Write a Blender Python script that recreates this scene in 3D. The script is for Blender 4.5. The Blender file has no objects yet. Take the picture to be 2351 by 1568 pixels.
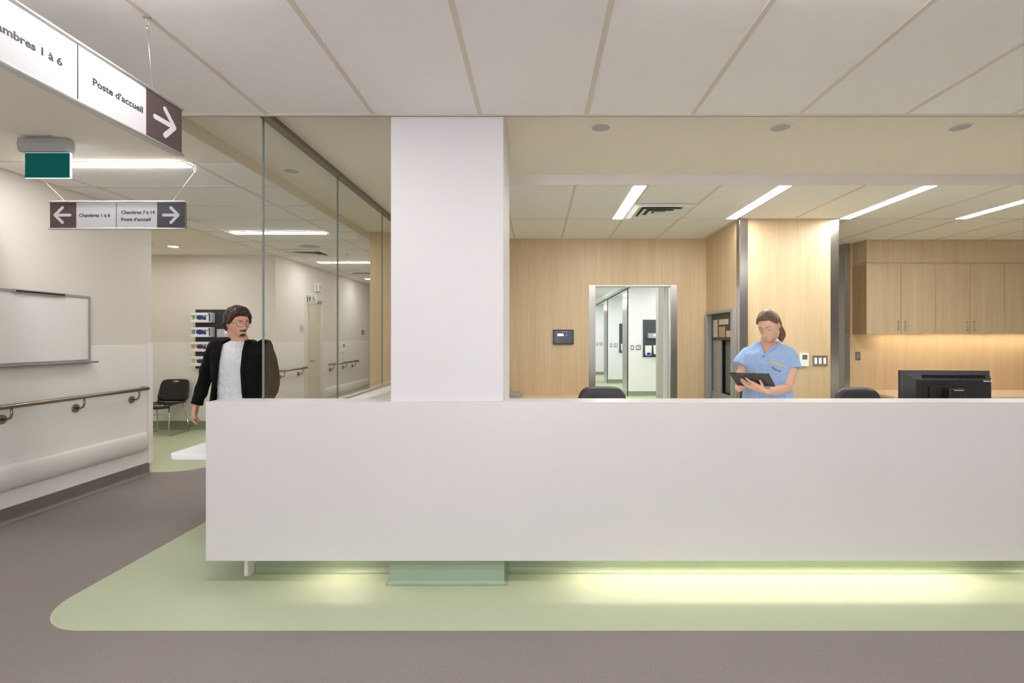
import bpy, bmesh, math, random
from mathutils import Vector, Matrix, Euler
from mathutils.bvhtree import BVHTree
random.seed(7)
PI = math.pi
SC = bpy.context.scene
COL = SC.collection
# ---------------------------------------------------------------- camera model
F, CX, CY, HC = 1165.0, 1231.0, 775.0, 1.42
CEIL = 2.70          # suspended ceiling
GYP = 2.783          # raised gypsum ceiling
def P(px, py, d):
    return Vector(((px - CX) * d / F, d, HC - (py - CY) * d / F))
def XX(px, d): return (px - CX) * d / F
def ZZ(py, d): return HC - (py - CY) * d / F
cam = bpy.data.cameras.new('camera'); camo = bpy.data.objects.new('camera', cam); COL.objects.link(camo)
camo.location = (0, 0, HC); camo.rotation_euler = (PI / 2, 0, 0)
cam.lens = F / 2351 * 36; cam.sensor_width = 36; cam.sensor_fit = 'HORIZONTAL'
cam.shift_x = (1175.5 - CX) / 2351; cam.shift_y = (CY - 784) / 2351
cam.clip_start = 0.05; cam.clip_end = 200
SC.camera = camo
SC.view_settings.view_transform = 'Standard'; SC.view_settings.look = 'None'
SC.view_settings.gamma = 1; SC.view_settings.use_curve_mapping = False
SC.view_settings.exposure = 1.31
try:
    SC.cycles.use_denoising = True
    SC.cycles.max_bounces = 10; SC.cycles.diffuse_bounces = 6; SC.cycles.glossy_bounces = 5
    SC.cycles.transparent_max_bounces = 16
    SC.cycles.sample_clamp_indirect = 6.0
    SC.cycles.caustics_reflective = False; SC.cycles.caustics_refractive = False
except Exception: pass
W = bpy.data.worlds.new('world'); SC.world = W; W.use_nodes = True
W.node_tree.nodes['Background'].inputs[0].default_value = (0.9, 0.92, 1, 1)
W.node_tree.nodes['Background'].inputs[1].default_value = 3.4
# ---------------------------------------------------------------- materials
def lin(c):
    c = c / 255.0
    return c / 12.92 if c <= 0.04045 else ((c + 0.055) / 1.055) ** 2.4
def rgb(r, g, b): return (lin(r), lin(g), lin(b), 1)
def newmat(name):
    m = bpy.data.materials.new(name); m.use_nodes = True
    nt = m.node_tree; b = nt.nodes['Principled BSDF']
    return m, nt, b
def N(nt, t, **k):
    n = nt.nodes.new(t)
    for a, v in k.items(): setattr(n, a, v)
    return n
def objvec(nt, scale):
    tc = N(nt, 'ShaderNodeTexCoord'); mp = N(nt, 'ShaderNodeMapping')
    mp.inputs['Scale'].default_value = scale
    nt.links.new(tc.outputs['Object'], mp.inputs['Vector'])
    return mp.outputs['Vector']
def flat(name, col, rough=0.6, metal=0.0, bump=0.0, bscale=200, var=0.0, vscale=3, coat=0.0, spec=0.5):
    m, nt, b = newmat(name)
    b.inputs['Base Color'].default_value = rgb(*col)
    b.inputs['Roughness'].default_value = rough
    b.inputs['Metallic'].default_value = metal
    b.inputs['Specular IOR Level'].default_value = spec
    if coat: b.inputs['Coat Weight'].default_value = coat; b.inputs['Coat Roughness'].default_value = 0.1
    if var:
        n = N(nt, 'ShaderNodeTexNoise'); n.inputs['Scale'].default_value = 1; n.inputs['Detail'].default_value = 4
        nt.links.new(objvec(nt, (vscale,) * 3), n.inputs['Vector'])
        mx = N(nt, 'ShaderNodeMix', data_type='RGBA')
        c = rgb(*col)
        mx.inputs[6].default_value = tuple(x * (1 - var) for x in c[:3]) + (1,)
        mx.inputs[7].default_value = tuple(min(1, x * (1 + var)) for x in c[:3]) + (1,)
        nt.links.new(n.outputs['Fac'], mx.inputs[0]); nt.links.new(mx.outputs[2], b.inputs['Base Color'])
    if bump:
        n = N(nt, 'ShaderNodeTexNoise'); n.inputs['Scale'].default_value = 1; n.inputs['Detail'].default_value = 3
        nt.links.new(objvec(nt, (bscale,) * 3), n.inputs['Vector'])
        bp = N(nt, 'ShaderNodeBump'); bp.inputs['Strength'].default_value = bump; bp.inputs['Distance'].default_value = 0.002
        nt.links.new(n.outputs['Fac'], bp.inputs['Height']); nt.links.new(bp.outputs['Normal'], b.inputs['Normal'])
    return m
def speck(name, col, dark, light, rough=0.45, s1=420, thr=0.70, amt=0.5, big=0.03, sd=None):
    """solid colour with fine dark and light flecks"""
    m, nt, b = newmat(name); b.inputs['Roughness'].default_value = rough
    v = objvec(nt, (1, 1, 1))
    def fleck(scale, t0, t1):
        n = N(nt, 'ShaderNodeTexNoise'); n.inputs['Scale'].default_value = scale; n.inputs['Detail'].default_value = 1
        nt.links.new(v, n.inputs['Vector'])
        r = N(nt, 'ShaderNodeMapRange'); r.inputs['From Min'].default_value = t0; r.inputs['From Max'].default_value = t1
        nt.links.new(n.outputs['Fac'], r.inputs['Value']); return r.outputs['Result']
    def mix(fac, a, c, k):
        mm = N(nt, 'ShaderNodeMath', operation='MULTIPLY'); mm.inputs[1].default_value = k
        nt.links.new(fac, mm.inputs[0])
        mx = N(nt, 'ShaderNodeMix', data_type='RGBA'); nt.links.new(mm.outputs[0], mx.inputs[0])
        if isinstance(a, tuple): mx.inputs[6].default_value = a
        else: nt.links.new(a, mx.inputs[6])
        mx.inputs[7].default_value = c; return mx.outputs[2]
    lo = fleck(2.0, 0.35, 0.65)
    base = rgb(*col); base2 = tuple(x * (1 - big) for x in base[:3]) + (1,)
    o = mix(lo, base, base2, 1.0)
    o = mix(fleck(s1, thr - .06, thr), o, rgb(*dark), amt)
    if light: o = mix(fleck(s1 * 1.13 + 9, thr - .05, thr), o, rgb(*light), amt)
    if sd: o = mix(fleck(sd, .74, .76), o, rgb(*dark), amt)
    nt.links.new(o, b.inputs['Base Color'])
    return m, nt, b, o
def wood(name, c1, c2, rough=0.42, zs=1.0):
    m, nt, b = newmat(name); b.inputs['Roughness'].default_value = rough
    outs = []
    for sc, dt in (((9, 9, .35 * zs), 3), ((70, 70, 1.6 * zs), 5), ((260, 260, 9 * zs), 2)):
        n = N(nt, 'ShaderNodeTexNoise'); n.inputs['Scale'].default_value = 1; n.inputs['Detail'].default_value = dt
        n.inputs['Distortion'].default_value = 0.25
        nt.links.new(objvec(nt, sc), n.inputs['Vector']); outs.append(n.outputs['Fac'])
    def M2(op, a, bb):
        q = N(nt, 'ShaderNodeMath', operation=op)
        for i, s in enumerate((a, bb)):
            if isinstance(s, float): q.inputs[i].default_value = s
            else: nt.links.new(s, q.inputs[i])
        return q.outputs[0]
    s = M2('ADD', M2('MULTIPLY', outs[0], 0.9), M2('ADD', M2('MULTIPLY', outs[1], 0.8), M2('MULTIPLY', outs[2], 0.35)))
    r = N(nt, 'ShaderNodeValToRGB'); nt.links.new(s, r.inputs['Fac'])
    r.color_ramp.elements[0].position = 0.72; r.color_ramp.elements[0].color = rgb(*c2)
    r.color_ramp.elements[1].position = 1.3 if False else 1.0; r.color_ramp.elements[1].color = rgb(*c1)
    e = r.color_ramp.elements
    mr = N(nt, 'ShaderNodeMapRange'); mr.inputs['From Min'].default_value = 0.72; mr.inputs['From Max'].default_value = 1.32
    nt.links.new(s, mr.inputs['Value']); nt.links.new(mr.outputs[0], r.inputs['Fac'])
    e[0].position = 0.0; e[1].position = 1.0
    nt.links.new(r.outputs['Color'], b.inputs['Base Color'])
    return m
def emis(name, col, strength):
    m = bpy.data.materials.new(name); m.use_nodes = True; nt = m.node_tree
    nt.nodes.remove(nt.nodes['Principled BSDF'])
    e = N(nt, 'ShaderNodeEmission'); e.inputs[0].default_value = tuple(col) + (1,); e.inputs[1].default_value = strength
    nt.links.new(e.outputs[0], nt.nodes['Material Output'].inputs[0]); return m
def glassmat(name, tint=(0.95, 0.985, 0.965), refl=1.0):
    m = bpy.data.materials.new(name); m.use_nodes = True; nt = m.node_tree
    nt.nodes.remove(nt.nodes['Principled BSDF'])
    t = N(nt, 'ShaderNodeBsdfTransparent'); t.inputs[0].default_value = tuple(tint) + (1,)
    g = N(nt, 'ShaderNodeBsdfGlossy'); g.inputs['Roughness'].default_value = 0.0
    fr = N(nt, 'ShaderNodeFresnel'); fr.inputs[0].default_value = 1.5
    ml = N(nt, 'ShaderNodeMath', operation='MULTIPLY'); ml.inputs[1].default_value = refl
    mx = N(nt, 'ShaderNodeMixShader')
    ge = N(nt, 'ShaderNodeNewGeometry'); inv = N(nt, 'ShaderNodeMath', operation='SUBTRACT'); inv.inputs[0].default_value = 1
    m3 = N(nt, 'ShaderNodeMath', operation='MULTIPLY')
    nt.links.new(ge.outputs['Backfacing'], inv.inputs[1]); nt.links.new(fr.outputs[0], ml.inputs[0])
    nt.links.new(ml.outputs[0], m3.inputs[0]); nt.links.new(inv.outputs[0], m3.inputs[1]); nt.links.new(m3.outputs[0], mx.inputs[0])
    nt.links.new(t.outputs[0], mx.inputs[1]); nt.links.new(g.outputs[0], mx.inputs[2])
    nt.links.new(mx.outputs[0], nt.nodes['Material Output'].inputs[0]); return m
def steelmat(name, col=(190, 186, 182), rough=0.22):
    m, nt, b = newmat(name)
    b.inputs['Metallic'].default_value = 1; b.inputs['Base Color'].default_value = rgb(*col)
    n = N(nt, 'ShaderNodeTexNoise'); n.inputs['Scale'].default_value = 1; n.inputs['Detail'].default_value = 3
    nt.links.new(objvec(nt, (300, 300, 4)), n.inputs['Vector'])
    r = N(nt, 'ShaderNodeMapRange'); r.inputs['To Min'].default_value = rough - .07; r.inputs['To Max'].default_value = rough + .1
    nt.links.new(n.outputs['Fac'], r.inputs['Value']); nt.links.new(r.outputs[0], b.inputs['Roughness'])
    bp = N(nt, 'ShaderNodeBump'); bp.inputs['Strength'].default_value = .06; bp.inputs['Distance'].default_value = .001
    nt.links.new(n.outputs['Fac'], bp.inputs['Height']); nt.links.new(bp.outputs['Normal'], b.inputs['Normal'])
    return m
M = {}
M['wall'] = flat('painted_wall', (224, 217, 209), 0.6, bump=.12, bscale=160)
M['wall_white'] = flat('white_wall', (238, 239, 240), 0.55)
M['wainscot'] = flat('wainscot_vinyl', (238, 235, 232), 0.42, bump=.1, bscale=300)
M['tile'] = flat('ceiling_tile', (246, 243, 242), 0.85, bump=.25, bscale=350, var=.02, vscale=14)
M['tbar'] = flat('ceiling_tbar', (222, 212, 200), 0.5)
M['gyp'] = flat('gypsum_ceiling', (243, 235, 222), 0.75, bump=.08)
M['fascia'] = flat('fascia_paint', (236, 228, 224), 0.6)
M['column'] = flat('column_white', (220, 217, 217), 0.5)
M['counter'] = speck('solid_surface', (216, 213, 211), (150, 148, 146), None, 0.35, s1=150, thr=.80, amt=.6, big=.02)[0]
M['wood'] = wood('light_maple_laminate', (218, 194, 158), (200, 173, 134))
M['woodcab'] = wood('oak_laminate', (212, 192, 160), (194, 170, 135))
M['woodside'] = wood('oak_laminate_side', (196, 166, 126), (160, 130, 94))
M['steel'] = steelmat('brushed_steel', (184, 181, 177), .22)
M['steel_dark'] = steelmat('satin_steel_rail', (150, 138, 126), .3)
M['chrome'] = flat('chrome', (200, 200, 200), 0.12, 1.0)
M['alu'] = flat('aluminium', (196, 194, 190), 0.32, 1.0)
M['alu_paint'] = flat('grey_aluminium_frame', (172, 172, 172), 0.4, .4)
M['white_plastic'] = flat('white_plastic', (240, 240, 240), 0.4)
M['bright_white'] = flat('bright_white_laminate', (250, 250, 252), 0.35)
M['bumper'] = flat('bumper_vinyl', (222, 218, 214), 0.4, bump=.15, bscale=400)
M['sign_white'] = flat('sign_white', (204, 201, 204), 0.5)
M['sign_rail'] = flat('sign_rail', (214, 212, 208), 0.3, .35)
M['sign_brown'] = flat('sign_brown', (82, 66, 66), 0.45)
M['sign_slate'] = flat('sign_slate', (74, 74, 82), 0.3)
M['ink'] = flat('sign_ink', (52, 58, 62), 0.6)
M['black'] = flat('black_plastic', (32, 30, 31), 0.4)
M['black_matte'] = flat('black_matte', (24, 23, 24), 0.6)
M['slate'] = flat('slate_panel', (50, 52, 55), 0.5)
M['slate2'] = flat('slate_panel_light', (74, 80, 86), 0.5)
M['leather'] = flat('chair_leather', (52, 52, 56), 0.42, bump=.3, bscale=260)
M['cream'] = flat('cream_laminate', (226, 206, 182), 0.35)
M['grey_paint'] = flat('grey_painted_metal', (166, 164, 160), 0.45)
M['grey_dark'] = flat('dark_grey_metal', (104, 104, 106), 0.45)
M['glass'] = glassmat('clear_glass', (0.975, 0.99, 0.98), 1.1)
M['glassedge'] = flat('glass_edge', (116, 124, 122), 0.2)
M['light'] = emis('light_diffuser', (1, .985, .975), 19)
M['light_front'] = emis('light_diffuser_front', (1, .985, .975), 22)
M['light_warm'] = emis('light_diffuser_station', (1, .98, .95), 24)
M['light_cool'] = emis('light_diffuser_exam', (.97, 1, .97), 26)
M['lens_off'] = flat('downlight_lens', (186, 178, 176), 0.5)
M['teal'] = flat('exit_panel_teal', (0, 116, 108), 0.25)
M['yellow'] = flat('yellow_trim', (240, 216, 60), 0.6)
M['blue'] = flat('navy_print', (52, 54, 132), 0.5)
M['text_white'] = flat('white_print', (230, 230, 230), 0.5)
# ---------------------------------------------------------------- mesh builder
class MB:
    def __init__(s): s.bm = bmesh.new()
    def _mat(s, fs, mi):
        for f in fs: f.material_index = mi
    def box(s, x0, x1, y0, y1, z0, z1, bev=0.0, seg=2, mi=0):
        b = bmesh.new()
        v = [b.verts.new(p) for p in ((x0,y0,z0),(x1,y0,z0),(x1,y1,z0),(x0,y1,z0),(x0,y0,z1),(x1,y0,z1),(x1,y1,z1),(x0,y1,z1))]
        for q in ((3,2,1,0),(4,5,6,7),(0,1,5,4),(1,2,6,5),(2,3,7,6),(3,0,4,7)): b.faces.new([v[i] for i in q])
        if bev > 0: bmesh.ops.bevel(b, geom=list(b.edges), offset=bev, segments=seg, affect='EDGES', profile=0.5)
        s._merge(b, mi); return s
    def _merge(s, b, mi=0, mat=None):
        if mat is not None: bmesh.ops.transform(b, matrix=mat, verts=b.verts)
        mp = {}
        for v in b.verts: mp[v] = s.bm.verts.new(v.co)
        for f in b.faces:
            try:
                nf = s.bm.faces.new([mp[v] for v in f.verts]); nf.material_index = mi; nf.smooth = f.smooth
            except ValueError: pass
        b.free()
    def ring_loft(s, rings, caps=True, closed=True, mi=0, smooth=True):
        vs = [[s.bm.verts.new(p) for p in r] for r in rings]
        n = len(vs[0])
        for a, b in zip(vs[:-1], vs[1:]):
            for i in range(n if closed else n - 1):
                j = (i + 1) % n
                try:
                    f = s.bm.faces.new((a[i], a[j], b[j], b[i])); f.material_index = mi; f.smooth = smooth
                except ValueError: pass
        if caps and closed:
            for r, rv in ((vs[0], True), (vs[-1], False)):
                try:
                    f = s.bm.faces.new(list(reversed(r)) if rv else r); f.material_index = mi
                except ValueError: pass
        return s
    def tube(s, pts, r, n=12, mi=0, caps=True, dome=False):
        pts = [Vector(p) for p in pts]
        rs = list(r) if isinstance(r, (list, tuple)) else [r] * len(pts)
        if dome:
            t0 = (pts[0] - pts[1]).normalized(); t1 = (pts[-1] - pts[-2]).normalized()
            P0, P1, R0, R1 = pts[0], pts[-1], rs[0], rs[-1]
            a = [(P0 + t0 * R0 * math.sin(k), R0 * math.cos(k)) for k in (1.45, 1.1, .7, .35)]
            c = [(P1 + t1 * R1 * math.sin(k), R1 * math.cos(k)) for k in (.35, .7, 1.1, 1.45)]
            pts = [x[0] for x in a] + pts + [x[0] for x in c]; rs = [x[1] for x in a] + rs + [x[1] for x in c]
        rings = []; up = None
        for i, p in enumerate(pts):
            if i == 0: t = pts[1] - p
            elif i == len(pts) - 1: t = p - pts[i - 1]
            else: t = (pts[i + 1] - p).normalized() + (p - pts[i - 1]).normalized()
            if t.length < 1e-9: t = Vector((0, 0, 1))
            t.normalize()
            if up is None:
                up = Vector((0, 0, 1)) if abs(t.z) < .9 else Vector((1, 0, 0))
            u = (up - t * up.dot(t))
            if u.length < 1e-6: u = t.orthogonal()
            u.normalize(); v = t.cross(u); up = u
            rings.append([p + (u * math.cos(2 * PI * k / n) + v * math.sin(2 * PI * k / n)) * rs[i] for k in range(n)])
        return s.ring_loft(rings, caps=caps, mi=mi)
    def cyl(s, a, b, r, n=24, mi=0): return s.tube([a, b], r, n=n, mi=mi)
    def prism(s, poly, a0, a1, axis='y', bev=0, mi=0, smooth=False):
        """poly: 2D points; axis y: (x,z), axis x: (y,z), axis z: (x,y)"""
        def mk(p, a):
            return {'y': (p[0], a, p[1]), 'x': (a, p[0], p[1]), 'z': (p[0], p[1], a)}[axis]
        b = bmesh.new()
        A = [b.verts.new(mk(p, a0)) for p in poly]; B = [b.verts.new(mk(p, a1)) for p in poly]
        n = len(poly)
        f1 = b.faces.new(A); f2 = b.faces.new(list(reversed(B)))
        for i in range(n):
            f = b.faces.new((A[i], B[i], B[(i + 1) % n], A[(i + 1) % n])); f.smooth = smooth
        bmesh.ops.recalc_face_normals(b, faces=list(b.faces))
        if bev: bmesh.ops.bevel(b, geom=[e for f in (f1, f2) for e in f.edges], offset=bev, segments=2, affect='EDGES', profile=.5)
        s._merge(b, mi); return s
    def ball(s, c, r, sub=3, mi=0):
        b = bmesh.new(); bmesh.ops.create_icosphere(b, subdivisions=sub, radius=1)
        r = (r, r, r) if not hasattr(r, '__len__') else r
        for v in b.verts: v.co = Vector((v.co.x * r[0] + c[0], v.co.y * r[1] + c[1], v.co.z * r[2] + c[2]))
        for f in b.faces: f.smooth = True
        s._merge(b, mi); return s
    def stroke(s, a, b, w, n=10):
        """flat round-ended stroke in the XZ plane between 2D points"""
        a = Vector(a); b = Vector(b); t = (b - a).normalized(); ang = math.atan2(t.y, t.x)
        pts = [(b.x + math.cos(ang - PI / 2 + PI * k / n) * w / 2, b.y + math.sin(ang - PI / 2 + PI * k / n) * w / 2) for k in range(n + 1)]
        pts += [(a.x + math.cos(ang + PI / 2 + PI * k / n) * w / 2, a.y + math.sin(ang + PI / 2 + PI * k / n) * w / 2) for k in range(n + 1)]
        return pts
    def xf(s, mat): bmesh.ops.transform(s.bm, matrix=mat, verts=s.bm.verts); return s
WL = {}
def wloc(o): return WL.get(o.name, Vector((0, 0, 0))) if o else Vector((0, 0, 0))
def put(name, me, mats, parent=None, smooth=None):
    o = bpy.data.objects.new(name, me); COL.objects.link(o)
    me.name = o.name
    if not isinstance(mats, (list, tuple)): mats = [mats]
    for m in mats: me.materials.append(M[m] if isinstance(m, str) else m)
    off = wloc(parent)
    if parent: o.parent = parent
    WL[o.name] = off.copy()
    if off.length > 0: me.transform(Matrix.Translation(-off))
    if smooth:
        for p in me.polygons: p.use_smooth = True
    return o
def build(mb, name, mats, parent=None, smooth=None, origin=None):
    me = bpy.data.meshes.new(name)
    bmesh.ops.recalc_face_normals(mb.bm, faces=list(mb.bm.faces))
    mb.bm.to_mesh(me); mb.bm.free()
    o = put(name, me, mats, parent, smooth)
    if parent is None and origin is not None:
        me.transform(Matrix.Translation(-Vector(origin))); o.location = origin; WL[o.name] = Vector(origin)
    return o
def thing(name, label, cat, loc=(0, 0, 0), group=None):
    o = bpy.data.objects.new(name, None); COL.objects.link(o); o.location = loc; o.empty_display_size = .1
    WL[o.name] = Vector(loc)
    o['label'] = label; o['category'] = cat
    if group: o['group'] = group
    return o
def tag(o, label, cat, group=None):
    o['label'] = label; o['category'] = cat
    if group: o['group'] = group
    return o
def struct(mb, name, mats, smooth=None):
    o = build(mb, name, mats, smooth=smooth); o['kind'] = 'structure'; return o
def dup(root, loc=None, rot=None, label=None):
    r = root.copy(); COL.objects.link(r); WL[r.name] = Vector((0, 0, 0))
    if loc is not None: r.location = loc
    if rot is not None: r.rotation_euler = rot
    if label: r['label'] = label
    def rec(a, b):
        for ch in [c for c in bpy.data.objects if c.parent == a]:
            c = ch.copy(); COL.objects.link(c); c.parent = b; rec(ch, c)
    rec(root, r)
    return r
def text_obj(txt, mat, parent, box, depth=.0008, bold=0.0, frame='XZ', at=0.0, name='lettering'):
    """box=(a0,a1,z0,z1): fit whole lettering in the box on plane 'XZ' (faces -Y, at y) or 'YZ' (faces +X, at x)"""
    cu = bpy.data.curves.new('t', 'FONT'); cu.body = txt; cu.size = 1; cu.offset = bold; cu.extrude = 0.01; cu.resolution_u = 3
    to = bpy.data.objects.new('t', cu); COL.objects.link(to)
    bpy.context.view_layer.update()
    me = bpy.data.meshes.new_from_object(to.evaluated_get(bpy.context.evaluated_depsgraph_get()))
    bpy.data.objects.remove(to); bpy.data.curves.remove(cu)
    xs = [v.co.x for v in me.vertices]; ys = [v.co.y for v in me.vertices]; zs = [v.co.z for v in me.vertices]
    x0, x1, y0, y1, z0, z1 = min(xs), max(xs), min(ys), max(ys), min(zs), max(zs)
    a0, a1, b0, b1 = box
    for v in me.vertices:
        a = a0 + (v.co.x - x0) / (x1 - x0) * (a1 - a0)
        if b1 is None: b = b0 + v.co.y * (a1 - a0) / (x1 - x0)
        else: b = b0 + (v.co.y - y0) / (y1 - y0) * (b1 - b0)
        t = (v.co.z - z0) / (z1 - z0) * depth
        v.co = (a, at - t, b) if frame == 'XZ' else (at + t, a, b)
    return put(name, me, mat, parent)
# ================================================================ FLOOR
def floor_material():
    m, nt, b, grey = speck('sheet_vinyl_floor', (136, 128, 125), (92, 86, 84), (176, 168, 165), 0.5, s1=170, thr=.69, amt=.6, big=.05)
    tc = N(nt, 'ShaderNodeTexCoord'); sp = N(nt, 'ShaderNodeSeparateXYZ'); nt.links.new(tc.outputs['Object'], sp.inputs[0])
    def mt(op, a, c=None, cl=False):
        q = N(nt, 'ShaderNodeMath', operation=op); q.use_clamp = cl
        for i, s in enumerate((a, c)):
            if s is None: continue
            if isinstance(s, (int, float)): q.inputs[i].default_value = s
            else: nt.links.new(s, q.inputs[i])
        return q.outputs[0]
    def rbox(x0, x1, y0, y1, r):
        qx = mt('SUBTRACT', mt('ABSOLUTE', mt('SUBTRACT', sp.outputs[0], (x0 + x1) / 2)), (x1 - x0) / 2 - r)
        qy = mt('SUBTRACT', mt('ABSOLUTE', mt('SUBTRACT', sp.outputs[1], (y0 + y1) / 2)), (y1 - y0) / 2 - r)
        ox, oy = mt('MAXIMUM', qx, 0), mt('MAXIMUM', qy, 0)
        d = mt('SQRT', mt('ADD', mt('MULTIPLY', ox, ox), mt('MULTIPLY', oy, oy)))
        return mt('SUBTRACT', d, r)
    d1 = rbox(-2.545, 30, 2.462, 60, .33)
    d2 = rbox(-12, -3.6, 5.365, 7.95 + 4, .32)
    d = mt('MINIMUM', d1, d2)
    fac = mt('LESS_THAN', d, 0.0)
    edge = mt('LESS_THAN', mt('ABSOLUTE', d), 0.003)
    # green vinyl with faint flecks
    n = N(nt, 'ShaderNodeTexNoise'); n.inputs['Scale'].default_value = 330; nt.links.new(tc.outputs['Object'], n.inputs['Vector'])
    rr = N(nt, 'ShaderNodeMapRange'); rr.inputs['From Min'].default_value = .55; rr.inputs['From Max'].default_value = .72
    nt.links.new(n.outputs['Fac'], rr.inputs['Value'])
    g = N(nt, 'ShaderNodeMix', data_type='RGBA'); g.inputs[6].default_value = rgb(188, 196, 166); g.inputs[7].default_value = rgb(160, 176, 144)
    nt.links.new(mt('MULTIPLY', rr.outputs[0], .5), g.inputs[0])
    mx = N(nt, 'ShaderNodeMix', data_type='RGBA'); nt.links.new(fac, mx.inputs[0]); nt.links.new(grey, mx.inputs[6]); nt.links.new(g.outputs[2], mx.inputs[7])
    m2 = N(nt, 'ShaderNodeMix', data_type='RGBA'); nt.links.new(mt('MULTIPLY', edge, .6), m2.inputs[0])
    nt.links.new(mx.outputs[2], m2.inputs[6]); m2.inputs[7].default_value = rgb(208, 214, 190)
    nt.links.new(m2.outputs[2], b.inputs['Base Color'])
    return m
M['floor'] = floor_material()
M['base_grey'] = speck('cove_base_grey', (118, 110, 106), (70, 66, 64), (140, 134, 130), 0.4, s1=300, thr=.66, amt=.4)[0]
M['base_green'] = speck('cove_base_green', (142, 154, 128), (110, 124, 100), (190, 204, 176), 0.4, s1=300, thr=.66, amt=.4)[0]
XL = -4.05
mb = MB().box(-7.5, 9, -3.6, 24.5, -.1, 0)
struct(mb, 'floor', 'floor')

# ================================================================ WALLS
def wallbox(name, mat, *b, **k): return struct(MB().box(*b, **k), name, mat)
wallbox('wall_left', 'wall', XL - .15, XL, -3.5, 5.34, 0, 2.95)
wallbox('wall_left_wainscot', 'wainscot', XL, XL + .006, -3.5, 5.28, 0.11, 1.345, bev=.0015)
wallbox('trim_1', 'wainscot', XL - .155, XL + .012, 5.285, 5.35, 0.11, 1.36, bev=.004)    # corner guard
wallbox('wall_alcove_front', 'wall', -7.0, XL - .15, 5.19, 5.34, 0, 2.95)
wallbox('wall_alcove_side', 'wall', -7.1, -6.95, 5.34, 7.88, 0, 2.95)
wallbox('wall_alcove_back', 'wall', -7.0, XL, 7.88, 8.03, 0, 2.95)
wallbox('wall_alcove_wainscot', 'wainscot', -6.95, XL - .0, 7.874, 7.88, .125, 1.346, bev=.0015)
wallbox('wall_far_left', 'wall', XL - .15, XL, 8.03, 18, 0, 2.95)
wallbox('wall_far_left_wainscot', 'wainscot', XL, XL + .006, 7.90, 8.85, .12, 1.346)
wallbox('wall_far_left_wainscot', 'wainscot', XL, XL + .006, 9.62, 12.3, .12, 1.346)
wallbox('wall_corridor_end', 'wall', -4.2, -1.9, 18, 18.15, 0, 2.95)
wallbox('wall_corridor_right', 'wall', -2.15, -2.0, 6.72, 18, 0, 2.95)
mb = MB().box(-4.2, 8.15, -3.65, -3.5, 0, .25).box(-4.2, 8.15, -3.65, -3.5, 2.6, 2.95)
for k in (1, 2): mb.box(-4.2 + 2.44 * k, -4.05 + 2.44 * k, -3.65, -3.5, .25, 2.6)
mb.box(.83, 8.15, -3.65, -3.5, .25, 2.6).box(-4.2, -1.76, -3.65, -3.5, .25, 2.6)
struct(mb, 'wall_rear', 'wall')
mb = MB()
for k in (1,): mb.box(-4.05 + 2.44 * k, -2.0 + 2.44 * k, -3.60, -3.56, .25, .30).box(-4.05 + 2.44 * k, -2.0 + 2.44 * k, -3.60, -3.56, 2.55, 2.6).box(-2.93 + 2.44 * k, -2.88 + 2.44 * k, -3.60, -3.56, .3, 2.55)
struct(mb, 'added_window_1', 'alu_paint')  # unseen rear window, added so daylight lifts the ceiling and front surfaces
wallbox('wall_right', 'wall', 8.0, 8.15, -3.5, 6.93, 0, 2.95)
wallbox('wall_desk_low', 'column', -1.70, -1.485, 3.09, 6.56, 0, 0.875)
# cove bases
def cove(name, mat, pts, h=.12, r=.035, side=1):
    """pts: plan polyline of the wall face; side: +1 cove grows to the left of the direction"""
    mb = MB()
    prof = [(0, h), (.003, h), (.004, r + .01)] + [(.004 + r * (1 - math.cos(a)), (r + .0) * (1 - math.sin(a)) + .001) for a in [PI / 2 * k / 6 for k in range(1, 7)]] + [(0, .001)]
    rings = []
    P2 = [Vector(p) for p in pts]
    for i, p in enumerate(P2):
        ds = []
        if i > 0: ds.append((p - P2[i - 1]).normalized())
        if i < len(P2) - 1: ds.append((P2[i + 1] - p).normalized())
        ns = [Vector((-d.y, d.x)) * side for d in ds]
        nn = sum(ns, Vector((0, 0))); nn = nn / (nn.length ** 2) * len(ns) if len(ns) == 1 else nn * (1 / (1 + ns[0].dot(ns[1])))
        rings.append([(p.x + nn.x * o, p.y + nn.y * o, z) for o, z in prof])
    mb.ring_loft(rings, smooth=False)
    return struct(mb, name, mat)
cove('baseboard_left', 'base_grey', [(XL + .006, -3.5), (XL + .006, 5.30)], side=-1)
cove('baseboard_alcove', 'base_green', [(-6.9, 7.874), (-4.05, 7.874)], h=.128, side=-1)
cove('baseboard_far', 'base_green', [(XL + .006, 7.95), (XL + .006, 18)], side=-1)

# wood wall with doorway
DX0, DX1, DZ = .766, 1.738, 2.085
YB = 6.56
mb = MB().box(-2.15, DX0 - .0, YB, YB + .16, 0, 2.95).box(DX1, 2.21, YB, YB + .16, 0, 2.95).box(DX0, DX1, YB, YB + .16, DZ, 2.95)
struct(mb, 'wall_back', 'wood')
XS = 2.196
# side wall with the niche opening (d 5.59..6.50, up to 1.745)
mb = MB().box(XS, XS + .04, 5.47, 5.62, 0, CEIL).box(XS, XS + .04, 6.47, YB, 0, CEIL).box(XS, XS + .04, 5.62, 6.47, 1.72, CEIL).box(XS, XS + .04, 5.62, 6.47, 0, .5)
struct(mb, 'wall_station_side', 'wood')
mb = MB().box(XS + .04, 3.258, 5.47, 5.50, 0, CEIL).box(3.22, 3.258, 5.50, 7.3, 0, CEIL)
struct(mb, 'wall_station_front', 'wood')
wallbox('wall_niche_back', 'grey_dark', 2.75, 2.78, 5.5, YB, 0, CEIL)
# right part: wall behind cabinets
wallbox('wall_station_right', 'wood', 4.215, 8.0, 6.93, 7.5, 0, 2.95)
wallbox('wall_passage_end', 'woodside', 3.2, 4.3, 9.0, 9.1, 0, 2.95)
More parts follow.
